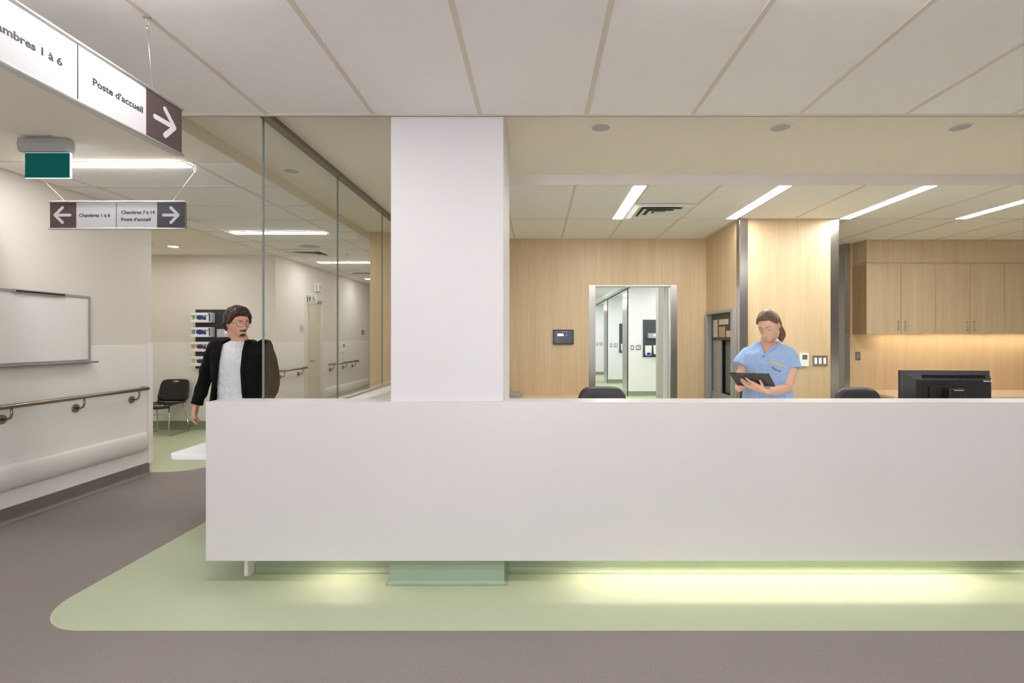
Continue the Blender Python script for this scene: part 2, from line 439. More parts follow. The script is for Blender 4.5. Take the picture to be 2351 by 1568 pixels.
# gap beneath the ceiling seam line between wall panels
# steel corner guards
def guard(label, *boxes):
    mb = MB()
    for b in boxes: mb.box(*b, bev=.001, seg=1)
    return tag(build(mb, 'corner_guard', 'steel', origin=(boxes[0][0], boxes[0][2], 0)), label, 'corner guard', 'stainless steel corner guards of the staff station')
guard('tall stainless corner guard on the left corner of the wood clad pier, behind the nurse', (XS - .003, XS + .086, 5.467, 5.47, 0, CEIL), (XS - .003, XS, 5.47, 5.56, 0, CEIL))
guard('tall stainless corner guard on the right corner of the wood clad pier', (3.172, 3.261, 5.467, 5.47, 0, CEIL), (3.258, 3.261, 5.47, 5.56, 0, CEIL))
guard('stainless corner guard on the wall end left of the wall cabinets', (4.212, 4.285, 6.927, 6.93, 0, CEIL), (4.212, 4.215, 6.93, 7.5, 0, CEIL))
# ================================================================ DOORWAY
mb = MB().box(.681, DX0, YB - .006, YB, 0, DZ + .014).box(DX0 - .004, DX0, YB, YB + .16, 0, DZ + .014)
mb.box(DX1, 1.821, YB - .006, YB, 0, DZ + .014).box(DX1 - .002, DX1, YB, YB + .10, 0, DZ + .0)
dr = struct(mb, 'door_1', 'steel')
mb = MB().box(DX0, DX1, YB - .005, YB + .16, DZ - .002, DZ + .014)
f = build(mb, 'door_head', M['wall_white'], dr)
mb = MB().box(DX1, DX1 + .1, YB + .16, 6.74, 0, 2.9).box(DX1 - .006, DX1 + .1, 6.74, 6.80, 0, 2.9).box(DX1 + .012, DX1 + .1, 6.80, 6.88, 0, 2.9).box(DX1 - .004, DX1 + .1, 6.88, 6.93, 0, 2.9)
build(mb, 'door_leaf_edge', 'wall_white', dr)
build(MB().box(DX1, DX1 + .1, 6.93, 7.20, 0, 2.9), 'door_reveal', flat('beige_reveal', (206, 194, 174), .35), dr)
build(MB().box(DX1 - .002, DX1 + .1, 7.20, 7.36, 0, 2.9), 'door_end_guard', 'steel', dr)

# ================================================================ EXAM CORRIDOR beyond the doorway
wallbox('wall_exam_left', 'wall_white', .45, .60, YB + .16, 24, 0, 2.95)
wallbox('wall_exam_end', 'wall_white', .45, 6.5, 24, 24.15, 0, 2.95)
wallbox('wall_exam_right', 'wall_white', 6.3, 6.45, 7.5, 24, 0, 2.95)
wallbox('wall_exam_near', 'wall_white', DX1 + .10, 6.3, 7.52, 7.64, 0, 2.95)
def plate(x, y, z, w, h, n, label, cat='switch plate', group=None, mat='steel', tog='white_plastic'):
    t = thing('switch_plate' if cat == 'switch plate' else 'wall_outlet', label, cat, (x, y, z), group)
    build(MB().box(x - w / 2, x + w / 2, y - .006, y, z - h / 2, z + h / 2, bev=.0015), 'cover_plate', mat, t)
    for k in range(n):
        cx = x + (k - (n - 1) / 2) * w / (n + .35)
        build(MB().box(cx - w / n * .26, cx + w / n * .26, y - .0095, y - .006, z - h * .29, z + h * .29, bev=.001), 'rocker', tog, t)
    return t
def dispenser(x, y, z, label, blue=True, s=1.0):
    t = thing('soap_dispenser', label, 'soap dispenser', (x, y, z))
    w, h, dp = .075 * s, .24 * s, .10
    build(MB().prism([(x - w, z + h / 2), (x - w * .93, z - h * .3), (x - w * .7, z - h / 2), (x + w * .7, z - h / 2), (x + w * .93, z - h * .3), (x + w, z + h / 2)], y - dp, y, bev=.012), 'body', 'white_plastic', t)
    build(MB().box(x - w * .62, x + w * .62, y - dp - .012, y - .02, z - h * .47, z - h * .2, bev=.01), 'push_bar', flat('blue_plastic', (44, 62, 196), .35) if blue else 'white_plastic', t)
    return t
def board(x, y, z, w, h, label, mat='slate2'):
    return tag(build(MB().box(x, x + w, y - .012, y, z, z + h, bev=.002), 'backing_board', mat, origin=(x, y, z)), label, 'backing board')
def glove_holder(x, y, z, label):
    t = thing('wipe_holder', label, 'dispenser', (x, y, z))
    build(MB().box(x, x + .26, y - .09, y - .084, z, z + .13).box(x, x + .006, y - .09, y, z, z + .13).box(x + .254, x + .26, y - .09, y, z, z + .13).box(x, x + .26, y - .09, y, z, z + .006).box(x, x + .26, y - .006, y, z, z + .13), 'holder', flat('clear_acrylic', (196, 204, 212), .15, .3), t)
    build(MB().ball((x + .16, y - .07, z + .075), (.06, .03, .045)), 'tissue', 'white_plastic', t)
    return t
order = ['nearest', 'second', 'third']
for i, (y0, dend) in enumerate(((12.3, .68), (15.8, .75), (19.35, .8))):
    wallbox('wall_exam_wing', 'wall_white', 2.21, 6.3, y0, y0 + .16, 0, 2.70)
    wallbox('wall_exam_pier', 'wall_white', 2.222, 2.6, y0 + .16, y0 + dend, 0, 2.70)
    tag(build(MB().box(2.207, 2.222, y0 - .003, y0 + dend, 0, 2.695).box(2.207, 2.235, y0 - .003, y0, 0, 2.695), 'corner_guard', 'steel', origin=(2.21, y0, 0)),
        'stainless end guard on the %s white wing wall seen through the doorway' % order[i], 'corner guard')
    cove('baseboard_exam', 'base_green', [(2.222, y0 - .001), (6.3, y0 - .001)], side=-1)
    plate(2.21 + .115, y0, ZZ(798, 12.3), .075, .115, 1, 'grey single switch plate on the %s white wing wall through the doorway' % order[i])
    plate(2.21 + .265, y0, ZZ(798, 12.3), .115, .115, 2, 'grey double switch plate on the %s white wing wall through the doorway' % order[i])
    board(2.585, y0, .947, .74, .906, 'slate grey wall board on the %s white wing wall through the doorway' % order[i])
    if i < 2:
        dispenser(2.705, y0 - .012, 1.42 - 29.5 * 12.3 / F, 'white soap dispenser with blue push bar on the %s grey board through the doorway' % order[i])
    if i == 0:
        dispenser(2.895, y0 - .012, 1.42 - 28 * 12.3 / F, 'plain white dispenser at the cut off edge of the grey board through the doorway', blue=False, s=.92)
        glove_holder(2.695, y0 - .012, 1.42 - 2 * 12.3 / F, 'clear wipe holder above the soap dispensers, on the grey board through the doorway')
wallbox('trim_2', 'wall_white', 2.06, 2.21, 7.6, 24, 2.62, 2.70)
wallbox('trim_3', 'black_matte', 2.195, 2.225, 7.6, 24, 2.600, 2.615)
struct(MB().box(.45, 2.2, YB + .10, 24.15, 2.70, 2.75).box(2.2, 6.45, 7.56, 24.15, 2.70, 2.75), 'ceiling_exam', 'tile')
for i, y in enumerate((8.6, 11.0, 14.0, 17.5, 21.0)):
    for xx in (1.0, 3.4):
        t = thing('ceiling_light', 'bright ceiling panel in the exam corridor beyond the doorway', 'ceiling light', (xx, y, 2.7), 'ceiling panels of the exam corridor')
        build(MB().box(xx, xx + .6, y, y + 1.2, 2.688, 2.699, bev=.002), 'housing', 'white_plastic', t)
        build(MB().box(xx + .02, xx + .58, y + .02, y + 1.18, 2.684, 2.688), 'diffuser', emis('exam_panel', (.98, .99, 1), 5.6), t)

# ================================================================ CEILINGS
YE = 2.905    # far edge of front tile ceiling
G0 = -.323
wallbox('ceiling_front', 'tile', -2.154, 8.15, -3.65, YE, CEIL, CEIL + .03)
mb = MB()
k = -7
while True:
    x = G0 + .61 * k
    if x > 8: break
    if x > -2.2: mb.box(x - .0118, x + .0118, -3.5, YE, CEIL - .0035, CEIL + .001)
    k += 1
for y in (YE - .012 - 1.22 * j for j in range(1, 5)):
    mb.box(-2.154, 8, y - .0118, y + .0118, CEIL - .0032, CEIL + .001)
mb.box(-2.154, 8, YE - .004, YE + .004, CEIL - .004, CEIL + .03).box(-2.154, 8, YE + .004, YE + .022, CEIL - .006, CEIL - .002).box(-2.154, 8, YE + .018, YE + .024, CEIL - .006, GYP)
struct(mb, 'trim_4', 'tbar')
struct(MB().box(-2.169, 8.1, YE + .024, 4.245, GYP, GYP + .03).box(-2.169, -.95, 4.245, 6.6, GYP, GYP + .03), 'ceiling_raised', 'gyp')
struct(MB().box(-.95, 8.1, 4.245, 4.257, CEIL - .002, GYP).box(-.962, -.95, 4.245, 6.56, CEIL - .002, GYP), 'trim_5', 'fascia')
struct(MB().box(-2.181, -2.169, YE + .024, 18, CEIL - .002, GYP + .03), 'trim_6', flat('fascia_beige', (226, 218, 200), .6))
struct(MB().box(-4.2, -2.181, YE + .024, 3.688, CEIL, CEIL + .03).box(-4.2, -2.154, -3.65, YE + .024, CEIL, CEIL + .03), 'ceiling_left', 'gyp')
wallbox('ceiling_left_tiles', 'tile', XL, -2.181, 3.688, 18, CEIL, CEIL + .03)
wallbox('ceiling_alcove', 'gyp', -7.1, XL, 5.2, 8.0, CEIL, CEIL + .03)
mb = MB()
for j in range(24):
    y = 3.69 + .61 * j
    mb.box(XL, -2.181, y - .01, y + .01, CEIL - .003, CEIL + .001)
for x in (-2.514, -3.742): mb.box(x - .01, x + .01, 3.69, 18, CEIL - .0035, CEIL + .001)
mb.box(XL, XL + .02, 3.69, 18, CEIL - .004, CEIL)
struct(mb, 'trim_7', 'tbar')
struct(MB().box(-.95, XS + .04, 4.257, YB + .1, CEIL, CEIL + .03).box(XS + .04, 8.1, 4.257, 7.5, CEIL, CEIL + .03).box(3.2, 4.4, 7.5, 9.1, CEIL, CEIL + .03), 'ceiling_station', 'tile')
GB = -.282
mb = MB()
for k in range(-1, 14):
    x = GB + .61 * k + .002
    mb.box(x - .0118, x + .0118, 4.257, 6.93, CEIL - .0035, CEIL + .001)
mb.box(-.95, 8, 5.45, 5.47, CEIL - .003, CEIL + .001)
mb.box(-.95, XS, YB - .02, YB, CEIL - .006, CEIL).box(XS - .02, XS, 5.44, YB, CEIL - .006, CEIL).box(XS - .02, 3.28, 5.44, 5.467, CEIL - .006, CEIL)
struct(mb, 'trim_8', 'tbar')

# ================================================================ LIGHT FITTINGS
def strip(x0, x1, y0, y1, label, group, mat='light'):
    t = thing('ceiling_light', label, 'ceiling light', ((x0 + x1) / 2, (y0 + y1) / 2, CEIL), group)
    build(MB().box(x0 - .006, x0, y0 - .006, y1 + .006, CEIL - .006, CEIL).box(x1, x1 + .006, y0 - .006, y1 + .006, CEIL - .006, CEIL).box(x0, x1, y0 - .006, y0, CEIL - .006, CEIL).box(x0, x1, y1, y1 + .006, CEIL - .006, CEIL), 'frame', 'white_plastic', t)
    build(MB().box(x0, x1, y0, y1, CEIL - (.007 if mat == 'light_warm' else .012), CEIL - .001), 'diffuser', mat, t)
    return t
GL = 'recessed linear lights of the left corridor'
nm = ['nearest, behind the teal sign', 'second, crossed by the glass edge', 'third, behind the air vent', 'fourth, farthest sliver']
for j in range(4):
    y = 3.695 + 2.44 * j
    strip(-3.70, -2.57, y, y + .09, 'linear light across the left corridor ceiling, ' + nm[j], GL)
GS = 'recessed linear lights over the staff station'
nm = ['just left of the air vent', 'ending left of the wood pier', 'ending right of the wood pier', 'rightmost, above the wall cabinets', 'outside the picture']
for j, x1 in enumerate((.926, 2.146, 3.366, 4.61)):
    strip(x1 - .105, x1, 4.262, 5.45, 'slanting ceiling light over the station, ' + nm[j], GS, 'light_warm')
GF = 'linear ceiling lights of the front corridor'
for x0 in (-2.1, .34, 2.78):
    strip(x0, x0 + 1.2, 1.72, 1.81, 'linear ceiling light over the front corridor, just above the picture', GF, 'light_front')
    strip(x0, x0 + 1.2, -.72, -.63, 'linear ceiling light over the front corridor, just above the picture', GF, 'light_front')
def downlight(x, y, z, r, label, group=None, lens='lens_off'):
    t = thing('downlight', label, 'downlight', (x, y, z), group)
    mb = MB(); n = 40; rings = []
    for rr, zz in ((r, z), (r, z - .004), (r * .95, z - .006), (r * .82, z - .004), (r * .80, z - .001)):
        rings.append([(x + rr * math.cos(2 * PI * k / n), y + rr * math.sin(2 * PI * k / n), zz) for k in range(n)])
    mb.ring_loft(rings, caps=False); build(mb, 'trim_ring', 'white_plastic', t)
    build(MB().cyl((x, y, z - .003), (x, y, z - .0005), r * .81, n=40), 'lens', lens, t)
    return t
for x, w in ((.4185, 'first right of the white column'), (1.582, 'middle one of three in the beige soffit'), (2.747, 'rightmost in the beige soffit')):
    downlight(x, 3.289, GYP, .072, 'unlit round downlight, ' + w, 'round downlights over the desk')
downlight(-2.0, 4.146, GYP, .072, 'unlit round downlight seen through the glass, above the partition', 'round downlights over the desk')
downlight(-5.1, 7.13, CEIL, .075, 'small lit round downlight above the waiting alcove', None, emis('downlight_lit', (1, .97, .93), 70))
for xx in (-5.1, -6.2):  # extra downlights out of view, put in to brighten the alcove
    for yy in (6.0, 7.13) if xx < -6 else (6.0,): downlight(xx, yy, CEIL, .075, 'added round downlight brightening the alcove, unseen behind its corner', 'added alcove downlights', emis('downlight_lit', (1, .97, .93), 45))
sp = downlight(-3.17, 7.1, CEIL, .175, 'large round ceiling speaker beyond the glass, beside the air vent', None)
sp.name = 'ceiling_speaker'; sp['category'] = 'speaker'
# ceiling diffusers
def vent(x0, y0, s, label):
    t = thing('air_vent', label, 'air vent', (x0 + s / 2, y0 + s / 2, CEIL))
    mb = MB()
    def sq(a, za, b, zb, inv=False):
        A = [(x0 + a, y0 + a, za), (x0 + s - a, y0 + a, za), (x0 + s - a, y0 + s - a, za), (x0 + a, y0 + s - a, za)]
        B = [(x0 + b, y0 + b, zb), (x0 + s - b, y0 + b, zb), (x0 + s - b, y0 + s - b, zb), (x0 + b, y0 + s - b, zb)]
        return [A, B]
    z = CEIL
    for r in ((sq(.0, z - .004, .055, z - .020)), sq(.055, z - .020, .10, z - .002)):
        mb.ring_loft(r, caps=False, smooth=False)
    build(mb, 'frame', 'white_plastic', t)
    for a in (.11, .18):
        mb = MB(); mb.ring_loft(sq(a, z - .024, a + .05, z - .003) + [sq(a + .052, z - .0028, a, z)[0]] + [sq(a + .002, z - .0255, a, z)[0]], caps=False, smooth=False)
        build(mb, 'louver', 'white_plastic', t)
    build(MB().box(x0 + .245, x0 + s - .245, y0 + .245, y0 + s - .245, z - .022, z - .018), 'centre_panel', 'white_plastic', t)
    build(MB().box(x0 + .06, x0 + s - .06, y0 + .06, y0 + s - .06, z - .0012, z - .0004), 'duct', flat('duct_grey', (70, 66, 62), .5), t)
    return t
vent(.94, 4.845, .60, 'square ceiling air vent beside the first station light, right of the column')
vent(-3.72, 7.38, .60, 'square ceiling air vent in the left corridor, behind the round speaker')
vent(-3.72, 9.8, .60, 'small far air vent in the left corridor, beyond the third light')
t = tag(build(MB().box(-5.62, -5.25, 6.86, 6.95, CEIL - .004, CEIL - .001), 'slot_diffuser', 'black_matte', origin=(-5.4, 6.9, CEIL)), 'thin dark slot air outlet in the alcove ceiling', 'air vent')
t = thing('sprinkler_head', 'small sprinkler head hanging from the far corridor ceiling', 'sprinkler', (-2.87, 7.72, CEIL))
build(MB().cyl((-2.87, 7.72, CEIL - .008), (-2.87, 7.72, CEIL), .035), 'escutcheon', 'white_plastic', t)
build(MB().cyl((-2.87, 7.72, CEIL - .05), (-2.87, 7.72, CEIL - .008), .01).cyl((-2.87, 7.72, CEIL - .053), (-2.87, 7.72, CEIL - .05), .02), 'deflector', 'chrome', t)
# ================================================================ COLUMN
CX0, CX1, CY0, CY1 = -.84, -.1886, 2.93, 3.57
col = tag(build(MB().box(CX0, CX1, CY0, CY1, .11, GYP, bev=.004), 'column', 'column', origin=((CX0 + CX1) / 2, CY0, 0)),
          'wide white square column rising through the reception desk to the ceiling', 'column')
cv = cove('cb', 'base_green', [(CX0, CY1), (CX0, CY0), (CX1, CY0), (CX1, CY1)], h=.108, r=.022, side=-1)
me = cv.data; bpy.data.objects.remove(cv); me.materials.clear()
put('cove_base', me, speck('cove_green_dark', (148, 168, 144), (112, 132, 110), (180, 200, 176), .4, s1=300, thr=.66, amt=.4)[0], col)['label'] = 'green vinyl cove base around the foot of the column'
build(MB().box(CX0 - .002, CX1 + .002, CY0 - .002, CY1, .10, .17), 'vinyl_band', 'base_green', col)

# ================================================================ RECEPTION DESK
DY = 2.897; DT = ZZ(923, DY); DB = ZZ(1288, DY); XE = 5.6; XD = -1.887
desk = thing('reception_desk', 'long white speckled solid surface reception desk with floating front', 'reception desk', (1.5, 3.0, 0))
build(MB().box(XD, XE, DY, DY + .03, DB, DT - .0, bev=.002).box(XD, CX0 - .003, DY + .03, 3.075, DT - .035, DT - .0003, bev=.001).box(CX1 + .003, XE, DY + .03, 3.075, DT - .035, DT - .0003, bev=.001)
      .box(XD, XD + .03, DY + .03, 3.075, DB, DT - .035), 'front_panel', 'counter', desk)
build(MB().box(-1.70, CX0 - .003, 3.085, 3.115, 0, 1.0).box(CX1 + .003, XE, 3.085, 3.115, 0, 1.0), 'carcass', 'column', desk)
cvm = []
for a, b, nm in ((-1.70, CX0 - .004, 'l'), (CX1 + .004, XE, 'r')):
    c = cove('cb', 'base_green', [(a, 3.084), (b, 3.084)], h=.2, side=-1)
    me = c.data; bpy.data.objects.remove(c); me.materials.clear(); put('toe_kick', me, 'base_green', desk)
build(MB().prism([(3.0, .012), (3.008, .003), (3.02, 0), (3.08, 0), (3.08, .30), (3.0, .30)], -1.728, -1.706, 'x', bev=.003).box(-1.728, -1.706, 2.93, 3.0, .20, .30), 'support_panel', 'column', desk)
build(MB().box(-1.47, XE, 3.115, 3.80, .69, .72, bev=.003), 'work_surface', 'white_plastic', desk)
build(MB().box(-1.47, -1.44, 3.15, 3.75, 0, .69), 'gable_panel', 'column', desk)
# under-counter LED strips (real fittings fixed behind the front panel)
for x0, x1, nm in ((-1.28, -1.02, 'short under desk light left of the column'), (.22, 2.62, 'long under desk light right of the column'), (3.0, 5.4, 'under desk light beyond the right edge')):
    h = build(MB().box(x0, x1, 3.045, 3.075, .236, .25), 'light_bar', 'white_plastic', desk)
    build(MB().box(x0 + .005, x1 - .005, 3.048, 3.072, .233, .2355), 'led_diffuser', emis('led_warm', (1, .88, .74), 17), h)
build(MB().box(-1.70, CX0 - .003, 2.93, 3.085, .25, .262).box(CX1 + .003, XE, 2.93, 3.085, .25, .262), 'soffit_board', 'column', desk)
# accessible side shelf
pts = []
x0, x1, y0, y1, r = -2.215, -1.735, 3.04, 3.72, .05
for cxx, cyy, a0 in ((x0 + r, y0 + r, PI), (x1 - .001, y0 + .001, 1.5 * PI), (x1 - .001, y1 - .001, 0), (x0 + r, y1 - r, PI / 2)):
    rr = r if cxx < -2 else .001
    for k in range(7): pts.append((cxx + rr * math.cos(a0 + PI / 2 * k / 6), cyy + rr * math.sin(a0 + PI / 2 * k / 6)))
sh = thing('side_table', 'low white table slab with rounded corner left of the reception desk', 'table', (-2.0, 3.3, 0))
build(MB().prism(pts, .687, .72, 'z', bev=.004), 'table_top', 'bright_white', sh)
build(MB().box(-1.77, -1.74, 3.2, 3.66, 0, .687), 'leg_panel', 'white_plastic', sh)

# ================================================================ GLASS PARTITION
XG = -1.64
gp = thing('glass_partition', 'frameless clear glass partition standing along the left side of the station', 'glass partition', (XG, 4.2, .9))
ys = [3.047, 4.19, 5.40, 6.55]
for a, b in zip(ys[:-1], ys[1:]):
    g = build(MB().box(XG - .005, XG + .005, a + .006, b - .006, .905, GYP - .03), 'glass_pane', 'glass', gp)
    for yy, hw in (((a + .003), .003 if a < 3.1 else .0015), ((b - .003), .0015)):
        build(MB().box(XG - .006, XG + .006, yy - hw, yy + hw, .905, GYP - .03, bev=.001), 'glass_edge', 'glassedge', g)
build(MB().box(XG - .03, XG + .03, 3.047, 6.56, GYP - .035, GYP, bev=.002), 'top_rail', flat('bronze_rail', (130, 122, 110), .35, .5), gp)
build(MB().box(XG - .014, XG + .014, 3.047, 6.56, .895, .912, bev=.001), 'bottom_channel', 'alu', gp)
tag(build(MB().box(-1.72, -1.47, 3.078, 6.56, .875, .895, bev=.003), 'partition_sill', 'white_plastic', origin=(-1.6, 4.5, .875)), 'long white sill under the glass partition, seen just right of it', 'sill')

# ================================================================ WALL CABINETS
cab0 = 4.32; CW = .451; CYF = 6.634
cz0, cz1 = ZZ(767, CYF), ZZ(605.5, CYF)
labs = ['leftmost wall cabinet beside the steel corner guard, pale wood pair of doors', 'second wall cabinet from the left, pale wood pair of doors above the monitor', 'wall cabinet cut by the right edge of the picture']
for i in range(3):
    x0 = cab0 + 2 * CW * i; x1 = x0 + 2 * CW
    t = thing('wall_cabinet', labs[i], 'cabinet', (x0 + CW, CYF, cz0), 'row of wall cabinets on the right')
    build(MB().box(x0 + (.0 if i else -.0), x1, CYF + .02, 6.928, cz0 + .026, cz1, bev=.001).box(x0, x0 + .018, CYF + .02, 6.928, cz0, cz0 + .026), 'body', 'woodside', t)
    for k in range(2):
        a = x0 + CW * k; d_ = build(MB().box(a + .0025, a + CW - .0025, CYF, CYF + .019, cz0 + .001, cz1 - .003, bev=.001), 'door', 'woodcab', t)
        hx = a + (CW - .045 if k == 0 else .045); hz = ZZ(748, CYF)
        build(MB().tube([(hx, CYF, hz - .055), (hx, CYF - .028, hz - .055), (hx, CYF - .03, hz - .05), (hx, CYF - .03, hz + .05), (hx, CYF - .028, hz + .055), (hx, CYF, hz + .055)], .0048, n=10), 'handle', 'alu', d_)
x1 = cab0 + 6 * CW
fz = ZZ(602, CYF)
tag(build(MB().box(cab0, x1, CYF, 6.928, fz, CEIL - .02, bev=.001).box(cab0 - .004, x1, CYF - .004, 6.928, CEIL - .02, CEIL - .002).box(cab0 + .01, x1, CYF + .012, 6.928, cz1, fz), 'cabinet_fascia', 'woodcab', origin=(cab0, CYF, fz)), 'continuous pale wood fascia panel above the wall cabinets', 'fascia panel')
uc = thing('under_cabinet_light', 'warm light strip under the wall cabinets', 'light', (5.3, 6.8, cz0))
build(MB().box(4.6, 6.9, 6.76, 6.80, cz0 + .010, cz0 + .0255, bev=.001), 'housing', 'white_plastic', uc)
build(MB().box(4.61, 6.89, 6.763, 6.797, cz0 + .006, cz0 + .0098), 'diffuser', emis('warm_led', (1, .84, .62), 10.5), uc)
wt = thing('back_counter', 'cream worktop along the back wall under the wall cabinets', 'counter', (6, 6.5, 0))
build(MB().box(4.33, 7.99, 6.14, 6.928, .676, .706, bev=.002), 'worktop', 'cream', wt)
build(MB().box(4.35, 7.98, 6.2, 6.92, 0, .676), 'base_unit', 'woodcab', wt)
lb = thing('credenza', 'low cream topped storage unit against the wood wall right of the column', 'storage unit', (.1, 6.3, 0))
build(MB().box(-1.45, .234, 6.02, YB - .002, .644, .674, bev=.001).box(.238, .66, 6.02, YB - .002, .644, .674, bev=.001), 'top', 'cream', lb)
build(MB().box(-1.44, .655, 6.04, YB - .004, 0, .644), 'body', 'woodcab', lb)
pr = thing('printer', 'pale grey printer standing on the storage unit right of the column', 'printer', (-.5, 6.3, .674))
build(MB().box(-.80, -.18, 6.15, 6.5, .674, .70, bev=.004).box(-.785, -.19, 6.17, 6.48, .70, .733, bev=.006), 'body', 'grey_paint', pr)
build(MB().box(-.38, -.32, 6.149, 6.16, .712, .724), 'power_button', 'black', pr)

# ================================================================ WALL DEVICES (station)
y = YB
ap = thing('alarm_panel', 'black framed alarm annunciator panel on the wood wall, right of the column', 'control panel', (XX(1293, y), y, ZZ(773, y)))
x0, x1, z0, z1 = XX(1270, y), XX(1317, y), ZZ(790.5, y), ZZ(757, y)
build(MB().box(x0, x1, y - .03, y, z0, z1, bev=.004), 'frame', flat('dark_brown_frame', (44, 34, 32), .4), ap)
build(MB().box(x0 + .012, x1 - .012, y - .0325, y - .029, z0 + .012, z1 - .012, bev=.001), 'face_plate', flat('navy_faceplate', (54, 62, 76), .25), ap)
build(MB().box(x0 + .055, x0 + .13, y - .0335, y - .032, ZZ(771.5, y), ZZ(766, y)), 'lit_screen', emis('lcd_lit', (.75, .85, 1), 1.0), ap)
build(MB().box(x0 + .145, x0 + .195, y - .0335, y - .032, ZZ(771.5, y), ZZ(767, y)), 'dark_screen', flat('lcd_grey', (96, 100, 108), .3), ap)
for k in range(3): build(MB().prism([(x0 + .112 + .028 * k, ZZ(761, y)), (x0 + .124 + .028 * k, ZZ(761, y)), (x0 + .118 + .028 * k, ZZ(763.4, y))], y - .0335, y - .032), 'indicator', 'text_white', ap)
y = 5.47
th = thing('thermostat', 'white thermostat with small grey display on the wood pier', 'thermostat', (XX(1845, y), y, ZZ(826, y)))
x0, x1, z0, z1 = XX(1835.3, y), XX(1854.6, y), ZZ(840.8, y), ZZ(812, y)
build(MB().box(x0, x1, y - .024, y, z0, z1, bev=.004), 'housing', 'white_plastic', th)
build(MB().box(x0 + .02, x1 - .018, y - .0255, y - .023, ZZ(825, y), ZZ(814.5, y), bev=.001), 'display', flat('lcd_green', (96, 104, 94), .3), th)
plate(XX(1882.3, y), y, ZZ(828.3, y), .162, .112, 3, 'steel triple switch plate with white rockers on the wood pier, right of the thermostat')
y = 6.93
t = plate(XX(1969, y), y, ZZ(817.5, y), .07, .115, 1, 'small steel outlet plate on the lit wood wall below the wall cabinets', 'wall outlet', tog='alu')
# recessed tube station / bedside cabinet in the side wall niche
XN = 2.165
ns = thing('wall_niche_unit', 'grey framed recessed metal cabinet in the side wall left of the nurse', 'recessed cabinet', (2.2, 6.0, .5))
z0, z1 = .5, 1.745
build(MB().box(XN, XS + .04, 5.59, 5.66, z0, z1, bev=.003).box(XN, XS + .04, 6.46, 6.50, z0, z1, bev=.003).box(XN, XS + .04, 5.66, 6.46, z1 - .035, z1, bev=.003).box(XN, XS + .04, 5.66, 6.46, z0, z0 + .05, bev=.003), 'frame', 'alu_paint', ns)
build(MB().box(XS + .04, 2.75, 6.455, 6.475, z0, 1.73).box(XS + .04, 2.75, 5.6, 5.62, z0, 1.73).box(XS + .04, 2.75, 5.62, 6.455, 1.71, 1.73).box(XS + .04, 2.75, 5.62, 6.455, z0, z0 + .02).box(2.73, 2.75, 5.62, 6.455, z0, 1.73), 'liner', 'grey_dark', ns)
pc = build(MB().box(2.236, 2.262, 5.70, 6.452, 1.387, 1.712, bev=.003), 'header_panel', flat('dark_bronze_panel', (58, 46, 40), .4), ns)
for (a, b, c, e, m_) in ((6.25, 6.40, 1.425, 1.64, (206, 198, 190)), (5.9, 6.20, 1.575, 1.64, (214, 204, 190)), (6.0, 6.20, 1.425, 1.55, (190, 160, 124)), (5.75, 5.96, 1.425, 1.50, (210, 200, 186))):
    build(MB().box(2.232, 2.237, a, b, c, e, bev=.001), 'label_window', flat('paper', m_, .5), pc)
build(MB().cyl((2.232, 6.43, 1.53), (2.237, 6.43, 1.53), .008), 'lock', 'alu', pc)
build(MB().box(2.25, 2.27, 6.19, 6.452, .745, 1.387), 'side_panel', 'grey_paint', ns)
build(MB().box(2.30, 2.72, 5.92, 6.17, .75, 1.38, bev=.004), 'carrier_housing', flat('mid_grey', (120, 121, 124), .4), ns)
build(MB().prism([(2.236, .55), (2.27, .55), (2.27, .745), (2.236, .745)], 5.63, 6.452, 'y'), 'front_lip', 'grey_paint', ns)

# ================================================================ CHAIRS AND MONITOR
def task_chair(label, x, y, rz, top):
    t = thing('office_chair', label, 'office chair', (0, 0, 0), 'black office chairs behind the desk')
    w, h = .22, .50
    rings = []
    for (dy, sc) in ((-.040, .05), (-.040, .4), (-.039, .7), (-.035, .86), (-.02, .97), (0, 1.0), (.02, .97), (.035, .86), (.039, .7), (.04, .4), (.04, .05)):
        ring = []
        for k in range(40):
            a = 2 * PI * k / 40; ca, sa = math.cos(a), math.sin(a)
            xx = w * sc * math.copysign(abs(ca) ** .42, ca); zz = h / 2 * sc * math.copysign(abs(sa) ** .42, sa)
            ww = 1 - .10 * (zz / (h / 2))
            ring.append((xx * ww, .26 + dy - .12 * (xx / w) ** 2 * .3 + .05 * zz, top - h / 2 + zz))
        rings.append(ring)
    build(MB().ring_loft(rings), 'backrest', 'leather', t)
    build(MB().box(-.24, .24, -.25, .23, .44, .52, bev=.035, seg=4), 'seat', 'leather', t, smooth=True)
    build(MB().box(-.03, .03, .26, .285, .50, top - .2).box(-.03, .03, .0, .28, .40, .43), 'back_bar', 'black', t)
    build(MB().cyl((0, 0, .1), (0, 0, .44), .028), 'gas_lift', 'chrome', t)
    for sx in (-1, 1):
        build(MB().tube([(sx * .2, .05, .42), (sx * .29, .05, .44), (sx * .29, .05, .66)], .014).box(sx * .29 - .035, sx * .29 + .035, -.1, .15, .66, .69, bev=.01), 'armrest', 'black', t)
    for k in range(5):
        a = 2 * PI * k / 5 + .3
        e = (.3 * math.cos(a), .3 * math.sin(a), .07)
        f = build(MB().tube([(0, 0, .11), e], [.03, .018]), 'foot', 'black', t)
        build(MB().cyl((e[0] - .012, e[1], .03), (e[0] + .012, e[1], .03), .03), 'caster', 'black', f)
    t.location = (x, y, 0); t.rotation_euler = (0, 0, rz); return t
task_chair('black leather office chair back, in front of the doorway', XX(1381.5, 4.28), 4.02, 0, ZZ(887, 4.28))
task_chair('black leather office chair back, left of the computer monitor', XX(1973, 4.3), 4.05, .10, ZZ(889, 4.3))
